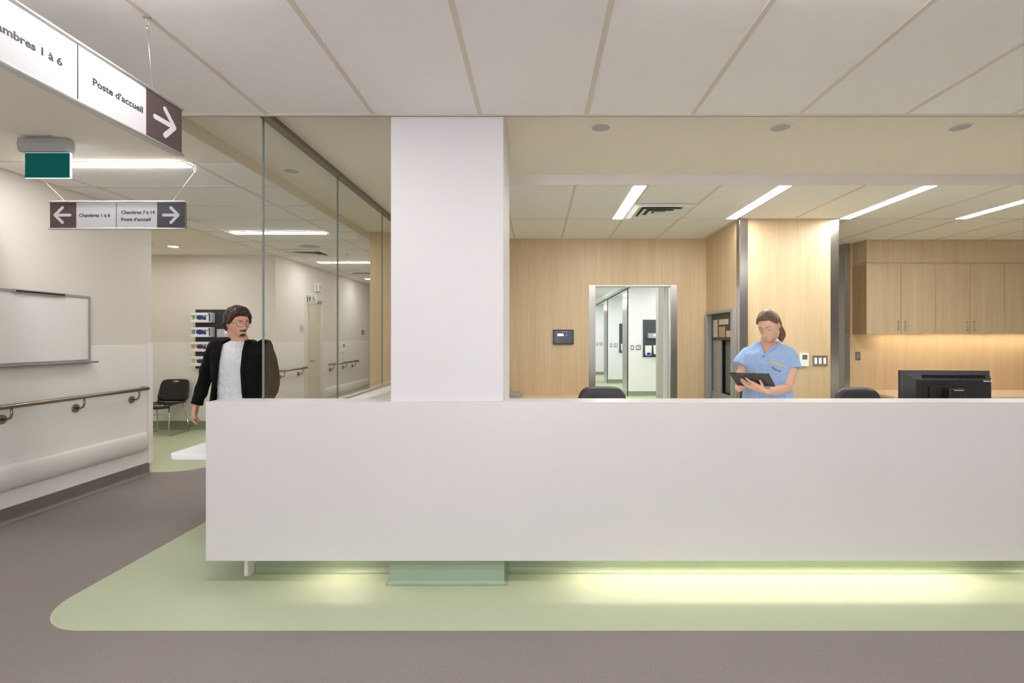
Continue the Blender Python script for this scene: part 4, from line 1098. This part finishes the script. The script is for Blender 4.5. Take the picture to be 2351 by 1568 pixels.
M['lips'] = skinmat('lips', (206, 138, 124)); M['hair'] = hairmat('brown_hair', (84, 60, 44), (132, 102, 78)); M['hair_dark'] = hairmat('dark_brown_hair', (34, 22, 18), (70, 46, 36))
M['scrub'] = cloth('scrub_cotton', (160, 186, 226), None); M['scrub_trim'] = cloth('scrub_trim_cotton', (156, 182, 226), None, st=.1)
M['tee'] = cloth('tshirt_cotton', (226, 230, 234), None, sc=10, st=.8, dist=.03); M['jacket'] = cloth('black_jacket', (17, 16, 18), None, sc=8, st=.5, dist=.02)
M['trouser'] = cloth('dark_trousers', (40, 40, 46), None)
M['frame_clear'] = flat('glasses_frame', (206, 200, 190), .2, .4)
def assign_lips(me, Mx, slot):
    inv = Mx.inverted()
    for p in me.polygons:
        q = inv @ p.center
        if q.y < -.07 and abs(q.x) < .024:
            u = .0085 * math.sqrt(max(0, 1 - (q.x / .024) ** 2))
            if abs(q.z + .0655) < u * .95: p.material_index = slot
def glasses(parent, Mx, r, mat, fem):
    t = build_fr = MB()
    for s in (-1, 1):
        pts = []
        for k in range(25):
            a = 2 * PI * k / 24
            x = s * .033 + r * math.cos(a) * 1.08; z = -.006 + r * .95 * math.sin(a)
            pts.append(Mx @ Vector((x, -.108 + .25 * x * x * 8 + .012 * (abs(x) / .06) ** 2, z)))
        t.tube(pts, .0011, n=8)
        t.tube([Mx @ Vector((s * (.033 + r * 1.08), -.096, .002)), Mx @ Vector((s * .078, -.06, .004)), Mx @ Vector((s * .079, .0, .006)), Mx @ Vector((s * .076, .02, -.006))], .0011, n=8)
    t.tube([Mx @ Vector((-.010, -.108, .002)), Mx @ Vector((0, -.114, .006)), Mx @ Vector((.010, -.108, .002))], .0011, n=8)
    return build(t, 'glasses', mat, parent)
def brow(parent, Mx, mat, th=.0022, dz=.0):
    for s in (-1, 1):
        pts = []
        for k in range(9):
            f_ = k / 8; x = s * (.012 + .036 * f_); z = .019 + .006 * math.sin(f_ * PI * .75) + dz
            fp = face(skull_at(x, z), True); pts.append(Mx @ Vector((x, fp[1] - .0005, z)))
        build(MB().tube(pts, [th * .8, th, th, th, th, th * .9, th * .8, th * .6, th * .3], n=8), 'eyebrow', mat, parent)
def skull_at(x, z, fem=True):
    zz = z / .113; t = max(0.0, -(zz + .05)) / .95; w = 1 - (.42 if fem else .34) * t ** 1.5
    xx = x / ((.071 if fem else .075) * w); yy = -math.sqrt(max(.0001, 1 - xx * xx - zz * zz))
    return (x, -.093 * abs(yy) ** .85, z)
def eyes(parent, Mx, fem, closed):
    for s in (-1, 1):
        pts = []
        for k in range(9):
            f_ = k / 8 * 2 - 1; x = s * .032 + f_ * .0135; z = (-.004 - .0035 * (1 - f_ * f_)) if closed else (.001 + .0035 * (1 - f_ * f_))
            fp = face(skull_at(x, z, fem), fem); pts.append(Mx @ Vector((x, fp[1] - .0004, z)))
        build(MB().tube(pts, [.0005, .001, .0014, .0016, .0016, .0016, .0014, .001, .0005], n=8), 'eyelash', 'black_matte', parent)
        if not closed:
            fp = face(skull_at(s * .032, 0, fem), fem)
            e = build(MB().ball(Mx @ Vector((s * .032, fp[1] + .0095, -.001)), .0115), 'eye', 'white_plastic', parent)
            build(MB().ball(Mx @ Vector((s * .032 + .002, fp[1] + .0015, -.001)), .0045), 'iris', flat('iris', (60, 40, 30), .2), e)
def finger(mb, pts, r0, r1):
    limb(mb, pts, [r0 + (r1 - r0) * i / (len(pts) - 1) for i in range(len(pts))], n=12, k=4)

# ---------------- woman in scrubs
TM = Matrix.Translation((1.585, 3.72, 1.119)) @ Euler((1.03946, -.01569, -.67545), 'XYZ').to_matrix().to_4x4()
TBL, TBW, TBT = .273, .191, .014
def tabpt(px, py, off):
    """point on the tablet's back plane seen at picture point, offset outwards (towards the viewer)"""
    o = Vector((0, 0, HC)); d = (P(px, py, 1) - o); n = (TM.to_3x3() @ Vector((0, -1, 0))).normalized()
    c = TM @ Vector((0, -TBT, 0)); t = (c - o).dot(n) / d.dot(n)
    return o + d * t + n * off
tb = thing('tablet_computer', 'dark grey cased tablet held in both hands by the woman in blue scrubs', 'tablet', tuple(TM.translation))
mb = MB().box(-TBL / 2, TBL / 2, -TBT, 0, -TBW / 2, TBW / 2, bev=.005, seg=3); mb.xf(TM)
build(mb, 'case', flat('tablet_case', (66, 64, 62), .6, bump=.3, bscale=500), tb)
mb = MB().box(-TBL / 2 + .008, TBL / 2 - .008, -.0005, .0008, -TBW / 2 + .008, TBW / 2 - .008); mb.xf(TM); build(mb, 'screen', flat('tablet_screen', (30, 32, 36), .1), tb)
mb = MB().box(-TBL / 2 + .01, -TBL / 2 + .055, -.011, -.003, TBW / 2 - .0005, TBW / 2 + .0015).box(.01, .045, -.011, -.003, TBW / 2 - .0005, TBW / 2 + .0015)
mb.xf(TM); build(mb, 'edge_button', 'black', tb)

WX, WY = 1.838, 4.03
TW = Matrix.Translation((WX, WY, 0)) @ Matrix.Rotation(math.radians(-24), 4, 'Z')
wo = thing('person', 'woman with ponytail and glasses in blue scrubs looking down at a tablet', 'person', (WX, WY, 0))
HM = Matrix.Translation(P(1765.5, 748, 3.93)) @ Matrix.Rotation(math.radians(-46), 4, 'Z') @ Matrix.Rotation(math.radians(23), 4, 'X') @ Matrix.Rotation(math.radians(-4), 4, 'Y') @ Matrix.Scale(1.0, 4)
mb = MB()
add_head(mb, HM, True)
mb.ring_loft(ell_rings(TW, [(.80, 0, .0, .165, .11), (.92, 0, 0, .165, .11), (1.02, 0, 0, .135, .095), (1.12, 0, 0, .14, .10), (1.22, 0, -.01, .15, .106), (1.28, 0, -.004, .145, .09), (1.32, 0, .005, .120, .066), (1.36, 0, .01, .08, .052), (1.39, 0, .01, .06, .05)]))
limb(mb, [TW @ Vector((0, .015, 1.34)), TW @ Vector((0, -.005, 1.41)), HM @ Vector((0, .03, -.075)), HM @ Vector((0, .02, -.02))], [.062, .052, .050, .05])
LS, RS = TW @ Vector((.140, 0, 1.29)), TW @ Vector((-.140, 0, 1.29))
LE, LW = P(1808, 889, 3.90), tabpt(1763, 888, .036)
RE, RW = P(1699, 886, 4.0), P(1696, 893, 3.86)
limb(mb, [LS, P(1817, 845, 3.93), LE], [.048, .043, .036]); limb(mb, [LE, (LE + LW) / 2 + Vector((0, 0, -.008)), LW], [.036, .037, .0245])
limb(mb, [RS, P(1704, 848, 4.06), RE], [.048, .040, .034]); limb(mb, [RE, (RE + RW) / 2, RW], [.034, .033, .024])
# left hand: palm under the tablet, fingers spread on its back
kn = [tabpt(1729, 874, .014), tabpt(1726.5, 878, .0145), tabpt(1725, 882, .015), tabpt(1727, 886.5, .016)]
tips = [tabpt(1712.5, 865, .0085), tabpt(1702.5, 867.3, .0085), tabpt(1701.6, 871.8, .0085), tabpt(1706, 877, .009)]
for q in kn: limb(mb, [LW, (LW + q) / 2 + Vector((0, -.002, -.002)), q], [.020, .0165, .0125], n=12, k=3)
for q, t_ in zip(kn, tips):
    n_ = (TM.to_3x3() @ Vector((0, -1, 0))).normalized()
    finger(mb, [q, q.lerp(t_, .35) + n_ * .005, q.lerp(t_, .70) + n_ * .003, t_], .0098, .0072)
finger(mb, [tabpt(1757, 888, .022), tabpt(1752, 882, .02), tabpt(1749, 876, .014), tabpt(1745.6, 870.8, .0095)], .0145, .0082)
# right hand grips the lower left corner of the tablet
gq = TM @ Vector((-TBL / 2 + .03, .012, -TBW / 2 - .005)); gb = TM @ Vector((-TBL / 2 + .04, .03, -TBW / 2 - .03))
limb(mb, [RW, gb, gq], [.024, .024, .016], n=12, k=4)
for k in range(4):
    a_ = TM @ Vector((-TBL / 2 + .012 + .019 * k, .004, -TBW / 2 - .014)); b_ = TM @ Vector((-TBL / 2 + .01 + .019 * k, -TBT - .009, -TBW / 2 - .006)); c_ = TM @ Vector((-TBL / 2 + .008 + .02 * k, -TBT - .0085, -TBW / 2 + .016 - .003 * k))
    finger(mb, [gb, a_, b_, c_], .010, .0072)
finger(mb, [gb, TM @ Vector((-TBL / 2 + .012, .014, -TBW / 2 + .01)), TM @ Vector((-TBL / 2 + .02, .0095, -TBW / 2 + .04))], .012, .008)
# legs and shoes
for s in (-1, 1):
    limb(mb, [TW @ Vector((s * .085, 0, .86)), TW @ Vector((s * .10, -.01, .48)), TW @ Vector((s * .105, .02, .09))], [.082, .055, .036])
me = remesh(mb, .0036, 2)
body = put('body', me, 'skin', wo)
def lips_fn(w, hgt):
    def fn(s, f, n):
        x, y, z = f
        e = (abs(x) / w) ** 2.0 + (abs(z + .0655) / (hgt * (1 - .12 * g(x, .003) * (z > -.0655)))) ** 2
        h = -.004 + .0056 * sstep(1.25 - e, 0, .5) - .0016 * g(z + .0655, .0011)
        if s[1] > 0: h = -.006
        nn = Vector(n).normalized(); return (x + nn.x * h, y + nn.y * h, z + nn.z * h)
    return fn
mb = MB(); mb._merge(head_shape(HM, True, lips_fn(.0185, .0068), 7)); 
bmesh.ops.delete(mb.bm, geom=[v for v in mb.bm.verts if (lambda q: q.y > -.05 or abs(q.x) > .032 or abs(q.z + .0655) > .02)(HM.inverted() @ v.co)], context='VERTS')
build(mb, 'lips', 'lips', wo)
# hair
def zline_f(py):
    K = [(-.12, .072), (-.085, .070), (-.062, .062), (-.048, .040), (-.034, .026), (-.018, .014), (-.006, .008), (.002, .022), (.018, .022), (.028, -.01), (.04, -.045), (.12, -.065)]
    for (a, b), (c, d) in zip(K[:-1], K[1:]):
        if py <= c: return b + (d - b) * max(0, (py - a)) / (c - a)
    return K[-1][1]
def hair_fn(s, f, n):
    h = -.010 + (.010 + .014 + .006 * sstep(f[2], .03, .11)) * sstep(f[2] - zline_f(s[1]), -.003, .012) + .004 * sstep(s[1], 0, .08) * (s[2] > -.02) - .0012 * g(f[0], .004) * (f[2] > .07)
    h += .0010 * math.sin(f[0] * 620 + 14 * math.sin(f[1] * 22))
    nn = Vector((n[0], n[1], n[2])).normalized(); return (f[0] + nn.x * h, f[1] + nn.y * h, f[2] + nn.z * h)
mb = MB(); mb._merge(head_shape(HM, True, hair_fn)); hair = build(mb, 'hair', 'hair', wo)
mb = MB()
pony = [HM @ Vector((.0, .088, .03)), HM @ Vector((.004, .112, .018)), P(1793, 764, 4.02), P(1793.5, 775, 4.02), P(1795, 784, 4.015)]
limb(mb, pony, [.020, .023, .032, .028, .006], n=24, k=6)
mb.tube([HM @ Vector((.001, .093, .028)), HM @ Vector((.003, .103, .023))], .0255, n=20)
build(mb, 'ponytail', 'hair', wo)
brow(wo, HM, 'hair'); eyes(wo, HM, True, True)
glasses(wo, HM, .0215, 'frame_clear', True)
# scrub top
mb = MB()
mb.ring_loft(ell_rings(TW, [(.76, 0, 0, .205, .15), (.90, 0, 0, .195, .145), (1.02, 0, 0, .178, .135), (1.12, 0, -.005, .172, .132), (1.22, 0, -.012, .178, .134), (1.29, 0, -.008, .182, .116), (1.325, 0, .004, .160, .084), (1.355, 0, .010, .128, .070), (1.380, 0, .013, .096, .062), (1.398, 0, .014, .078, .058), (1.405, 0, .014, .06, .048)]))
def sleeve(pts, rs, n=24):
    mb.tube(bez(pts, 6), [rs[0] + (rs[-1] - rs[0]) * i / (6 * (len(pts) - 1)) for i in range(6 * (len(pts) - 1) + 1)], n=n)
sleeve([TW @ Vector((.085, 0, 1.335)), TW @ Vector((.150, -.002, 1.292)), P(1819, 847, 3.93)], [.036, .070])
sleeve([TW @ Vector((-.085, 0, 1.335)), TW @ Vector((-.150, -.002, 1.292)), P(1699, 841, 4.06)], [.036, .066])
me = remesh(mb, .005, 3)
# wrinkle the cloth itself
from mathutils import noise as mnoise
def wrinkle(me, amp, sc):
    nr = [v.normal.copy() for v in me.vertices]
    for v, vn in zip(me.vertices, nr):
        q = Vector((v.co.x * sc[0], v.co.y * sc[1], v.co.z * sc[2]))
        k = mnoise.noise(q) + .5 * mnoise.noise(q * 2.1 + Vector((5, 2, 1)))
        v.co += vn * amp * k
wrinkle(me, .007, (16, 16, 6))
bvh_scrub = BVHTree.FromPolygons([v.co.copy() for v in me.vertices], [tuple(p.vertices) for p in me.polygons])
def cut(me, polys, cam=True, nf=None, extra=None):
    b = bmesh.new(); b.from_mesh(me); dl = []
    for f in b.faces:
        c = f.calc_center_median(); v = c - Vector((0, 0, HC))
        if (f.normal.dot(v) < 0.15 * v.length or (nf and nf(c))) and any(inpoly(proj(c), p) for p in polys): dl.append(f)
        elif extra and extra(c, f.normal): dl.append(f)
    bmesh.ops.delete(b, geom=dl, context='FACES'); b.to_mesh(me); b.free()
V_ = [(1743, 788), (1741.5, 775), (1791, 775), (1787, 787), (1771, 800), (1754, 815.5), (1748, 801)]
cut(me, [V_], extra=lambda c, n: c.z < .775 or ((TW.inverted() @ c).z > 1.39))
scrub = put('scrub_top', me, 'scrub', wo)
sm = scrub.modifiers.new('thickness', 'SOLIDIFY'); sm.thickness = .003; sm.offset = -1
def surf_path(pl, bvh, off=.004, n=10, dflt=3.9):
    out = []
    for (a, b) in zip(pl[:-1], pl[1:]):
        for k in range(n):
            x = a[0] + (b[0] - a[0]) * k / n; y = a[1] + (b[1] - a[1]) * k / n
            h = hit(bvh, x, y, off)
            if h is not None: out.append(h)
    h = hit(bvh, *pl[-1], off)
    if h is not None: out.append(h)
    return out
mb = MB()
a = surf_path([(1744.2, 785), (1747, 799), (1752.2, 818)], bvh_scrub); ribbon(mb, a, .021, .002)
a = surf_path([(1789, 786.5), (1773, 801), (1751, 818.5)], bvh_scrub); ribbon(mb, a, .021, .002)
build(mb, 'neckband', 'scrub_trim', scrub)
mb = MB(); ribbon(mb, surf_path([(1765.5, 830.5), (1784, 836), (1802, 842)], bvh_scrub, .003), .0085, .001)
build(mb, 'pocket_trim', 'yellow', scrub)['label'] = 'yellow trim on the chest pocket'
mb = MB()
ribbon(mb, surf_path([(1765, 831), (1762, 858), (1764, 874)], bvh_scrub, .0015), .002, .0012)
ribbon(mb, surf_path([(1715, 824), (1739, 826)], bvh_scrub, .0015), .002, .0012)
build(mb, 'pocket_seam', 'scrub_trim', scrub)
# pocket print: small emblem and lettering
def text_on(txt, p0, p1, h, bvh, mat, parent):
    cu = bpy.data.curves.new('t', 'FONT'); cu.body = txt; cu.size = 1; cu.offset = .01; cu.extrude = .01
    to = bpy.data.objects.new('t', cu); COL.objects.link(to); bpy.context.view_layer.update()
    m = bpy.data.meshes.new_from_object(to.evaluated_get(bpy.context.evaluated_depsgraph_get())); bpy.data.objects.remove(to)
    w = max(v.co.x for v in m.vertices)
    for v in m.vertices:
        u = v.co.x / w; x = p0[0] + (p1[0] - p0[0]) * u; y = p0[1] + (p1[1] - p0[1]) * u - v.co.y * h
        q = hit(bvh, x, y, .0012 + (.0008 if v.co.z > 0 else 0)); v.co = q if q is not None else P(x, y, 3.85)
    return put('pocket_print', m, mat, parent)
text_on('Québec', (1773, 847.5), (1786.5, 853), 5.2, bvh_scrub, 'ink', scrub)
mb = MB()
for i in range(2):
    for j in range(2):
        x = 1787.8 + i * 2.6; y = 850.4 + j * 2.3 + i * .6
        ribbon(mb, [hit(bvh_scrub, x, y, .0015), hit(bvh_scrub, x + 1.9, y + .4, .0015)], .0045, .0008)
for k in range(4): ribbon(mb, surf_path([(1770.5 + k * .5, 840.5 + k * 1.6), (1776 + k * 3, 842 + k * 2)], bvh_scrub, .0012, 4), .0012, .0006)
build(mb, 'pocket_emblem', 'ink', scrub)
# trousers + shoes
mb = MB()
mb.ring_loft(ell_rings(TW, [(.80, 0, 0, .175, .125), (.90, 0, 0, .175, .125), (1.0, 0, 0, .15, .11)]))
for s in (-1, 1): mb.tube(bez([TW @ Vector((s * .085, 0, .84)), TW @ Vector((s * .10, -.01, .48)), TW @ Vector((s * .105, .015, .06))], 6), [.098 - .002 * i for i in range(13)], n=20)
tr = put('trousers', remesh(mb, .008, 2), 'scrub', wo)
def shoe(T, s, dy, mat, parent, rz=0):
    r = []
    for y, a, h in ((.06, .02, .05), (.05, .034, .075), (.0, .04, .085), (-.06, .042, .07), (-.12, .044, .05), (-.16, .036, .04), (-.18, .015, .03)):
        r.append([T @ Vector((s * .105 + a * math.cos(2 * PI * k / 16), y + dy, h / 2 + h / 2 * math.sin(2 * PI * k / 16))) for k in range(16)])
    build(MB().ring_loft(r), 'shoe', mat, parent)
for s in (-1, 1): shoe(TW, s, 0.02, 'white_plastic', wo)

# ---------------- walking man
MX, MY = XX(549, 4.10), 4.12
TMn = Matrix.Translation((MX, MY, 0)) @ Matrix.Rotation(math.radians(16), 4, 'Z')
mo = thing('person', 'bearded man with glasses walking in a black jacket and white t-shirt', 'person', (MX, MY, 0))
HN = Matrix.Translation(P(545, 742, 4.08)) @ Matrix.Rotation(math.radians(60), 4, 'Z') @ Matrix.Rotation(math.radians(4), 4, 'X') @ Matrix.Scale(1.0, 4)
mb = MB(); add_head(mb, HN, False)
mb.ring_loft(ell_rings(TMn, [(.82, 0, 0, .16, .11), (.95, 0, 0, .15, .10), (1.1, 0, 0, .16, .11), (1.22, 0, 0, .175, .115), (1.30, 0, 0, .18, .10), (1.345, 0, 0, .16, .07), (1.38, 0, .0, .09, .055), (1.40, 0, 0, .06, .05)]))
limb(mb, [TMn @ Vector((0, .01, 1.34)), TMn @ Vector((0, -.005, 1.40)), HN @ Vector((0, .02, -.07)), HN @ Vector((0, .02, -.02))], [.07, .060, .058, .055])
mRS, mLS = TMn @ Vector((-.185, 0, 1.33)), TMn @ Vector((.185, 0, 1.33))
mRE, mRW = P(470, 872, 4.22), P(451, 929, 4.20)
mLE, mLW = P(627, 872, 4.0), P(610, 925, 3.86)
limb(mb, [TMn @ Vector((-.15, 0, 1.32)), mRS, mRE, mRW], [.04, .046, .038, .028]); limb(mb, [TMn @ Vector((.15, 0, 1.32)), mLS, mLE, mLW], [.04, .046, .038, .028])
def rel_hand(wr, d, side, fwd):
    """relaxed hand: d = pointing direction, side = thumb side, fwd = curl direction"""
    d, side, fwd = d.normalized(), side.normalized(), fwd.normalized()
    for k, (o, L) in enumerate(((.030, .074), (.010, .082), (-.010, .077), (-.029, .060))):
        kq = wr + d * .088 + side * o - d * .004 * abs(k - 1)
        limb(mb, [wr + side * o * .4, wr + d * .045 + side * o * .8, kq], [.019, .016, .0125], n=12, k=3)
        a = kq + d * L * .42 + fwd * .006; b_ = a + d * L * .30 + fwd * .014; c_ = b_ + d * L * .18 + fwd * .018
        finger(mb, [kq, a, b_, c_], .0105, .0078)
    finger(mb, [wr + d * .025 + side * .02, wr + d * .055 + side * .045 + fwd * .01, wr + d * .085 + side * .055 + fwd * .022, wr + d * .108 + side * .052 + fwd * .032], .0155, .009)
rel_hand(mRW, P(441, 972, 4.16) - P(450, 930, 4.20), Vector((.25, -1, 0)), Vector((.9, .2, .0)))
rel_hand(mLW, P(602, 960, 3.8) - P(610, 925, 3.86), Vector((-.4, -1, 0)), Vector((-.9, .2, 0)))
fR, fL = P(520, 1180, 4.55), P(570, 1200, 3.8)
fR.z = .09; fL.z = .09
for s, ft in ((-1, fR), (1, fL)):
    hp = TMn @ Vector((s * .09, 0, .86)); kn_ = (hp + ft) / 2 + TMn.to_3x3() @ Vector((0, -.05, .02))
    limb(mb, [hp, kn_, ft], [.09, .06, .04])
me = remesh(mb, .0042, 2); mbody = put('body', me, 'skin_m', mo)
def zline_m(py):
    K = [(-.12, .064), (-.085, .058), (-.06, .046), (-.050, .02), (-.036, -.004), (-.012, -.02), (.002, -.012), (.014, -.018), (.026, -.04), (.04, -.075), (.12, -.095)]
    for (a, b), (c, d) in zip(K[:-1], K[1:]):
        if py <= c: return b + (d - b) * max(0, (py - a)) / (c - a)
    return K[-1][1]
def hair_m(s, f, n):
    h = -.010 + (.010 + .022) * sstep(f[2] - zline_m(s[1]), -.002, .02) + .012 * sstep(f[2], .03, .1)
    h += (.009 * mnoise.noise(Vector(f) * 30) + .004 * mnoise.noise(Vector(f) * 90)) * (h > 0)
    nn = Vector(n).normalized(); return (f[0] + nn.x * h, f[1] + nn.y * h, f[2] + nn.z * h)
mb = MB(); mb._merge(head_shape(HN, False, hair_m)); build(mb, 'hair', 'hair_dark', mo)
def beard(s, f, n):
    x, y, z = f
    mo_ = sstep(.031 - abs(x), 0, .008) * sstep(z + .0635, 0, .003) * sstep(-.0465 - z, 0, .004)      # moustache
    go = sstep(.022 - abs(x), 0, .008) * sstep(-.077 - z, 0, .004) * sstep(z + .105, -.01, .01)       # goatee
    jw = .55 * sstep(abs(x) - .032, 0, .012) * sstep(-.055 - z + .2 * abs(x), 0, .02)
    h = -.006 + .0105 * max(mo_, go, jw) * (s[1] < .0)
    nn = Vector(n).normalized(); return (x + nn.x * h, y + nn.y * h, z + nn.z * h)
mb = MB(); mb._merge(head_shape(HN, False, beard)); build(mb, 'beard', 'hair_dark', mo)
brow(mo, HN, 'hair_dark', .003); eyes(mo, HN, False, False); glasses(mo, HN, .022, 'black', False)
mb = MB(); mb._merge(head_shape(HN, False, lips_fn(.0185, .0055), 7))
bmesh.ops.delete(mb.bm, geom=[v for v in mb.bm.verts if (lambda q: q.y > -.05 or abs(q.x) > .032 or abs(q.z + .0655) > .02)(HN.inverted() @ v.co)], context='VERTS')
build(mb, 'lips', 'lips', mo)
# t-shirt
mb = MB()
mb.ring_loft(ell_rings(TMn, [(.86, 0, 0, .175, .125), (.95, 0, 0, .165, .115), (1.1, 0, 0, .172, .122), (1.22, 0, 0, .186, .126), (1.30, 0, 0, .19, .110), (1.345, 0, 0, .17, .080), (1.378, 0, -.002, .10, .068), (1.392, 0, -.004, .075, .062)]))
me = remesh(mb, .006, 2); wrinkle(me, .006, (7, 7, 22))
put('t_shirt', me, 'tee', mo)
# jacket
mb = MB()
mb.ring_loft(ell_rings(TMn, [(.72, 0, 0, .225, .165), (.85, 0, 0, .215, .16), (.97, 0, 0, .20, .145), (1.1, 0, 0, .20, .148), (1.22, 0, 0, .212, .148), (1.30, 0, 0, .215, .132), (1.345, 0, 0, .195, .098), (1.385, 0, .004, .120, .082), (1.405, 0, .012, .090, .072)]))
def jslv(pts, rs): mb.tube(bez(pts, 6), [rs[0] + (rs[-1] - rs[0]) * i / (6 * (len(pts) - 1)) for i in range(6 * (len(pts) - 1) + 1)], n=22)
jslv([TMn @ Vector((-.15, 0, 1.32)), mRS, mRE, mRW], [.066, .046])
jslv([TMn @ Vector((.15, 0, 1.32)), mLS, mLE, mLW], [.066, .046])
me = remesh(mb, .006, 2); wrinkle(me, .009, (9, 9, 14))
bvh_j = BVHTree.FromPolygons([v.co.copy() for v in me.vertices], [tuple(p.vertices) for p in me.polygons])
cut(me, [[(508, 772), (499, 830), (493, 880), (486, 960), (480, 1040), (585, 1040), (570, 960), (561, 900), (556, 850), (560, 810), (572, 772)]], extra=lambda c, n: c.z < .735)
jk = put('jacket', me, 'jacket', mo); sm = jk.modifiers.new('thickness', 'SOLIDIFY'); sm.thickness = .004; sm.offset = -1
mb = MB()
for pl in ([(507, 781), (501, 808), (497, 835), (492, 880), (487, 918), (484, 950)], [(568, 779), (561, 808), (557, 850), (560, 900), (565, 935), (571, 960)]):
    ribbon(mb, surf_path(pl, bvh_j, .004), .034, .004)
build(mb, 'lapel', 'jacket', jk)
# trousers and shoes
mb = MB()
mb.ring_loft(ell_rings(TMn, [(.80, 0, 0, .17, .12), (.90, 0, 0, .155, .102), (.97, 0, 0, .145, .095)]))
for s, ft in ((-1, fR), (1, fL)):
    hp = TMn @ Vector((s * .09, 0, .86)); kn_ = (hp + ft) / 2 + TMn.to_3x3() @ Vector((0, -.05, .02))
    mb.tube(bez([hp, kn_, ft - Vector((0, 0, .03))], 6), [.10 - .0035 * i for i in range(13)], n=20)
put('trousers', remesh(mb, .008, 2), 'trouser', mo)
for ft in (fR, fL): shoe(Matrix.Translation((ft.x - .105, ft.y, 0)) @ Matrix.Identity(4), 1, 0, 'black', mo)
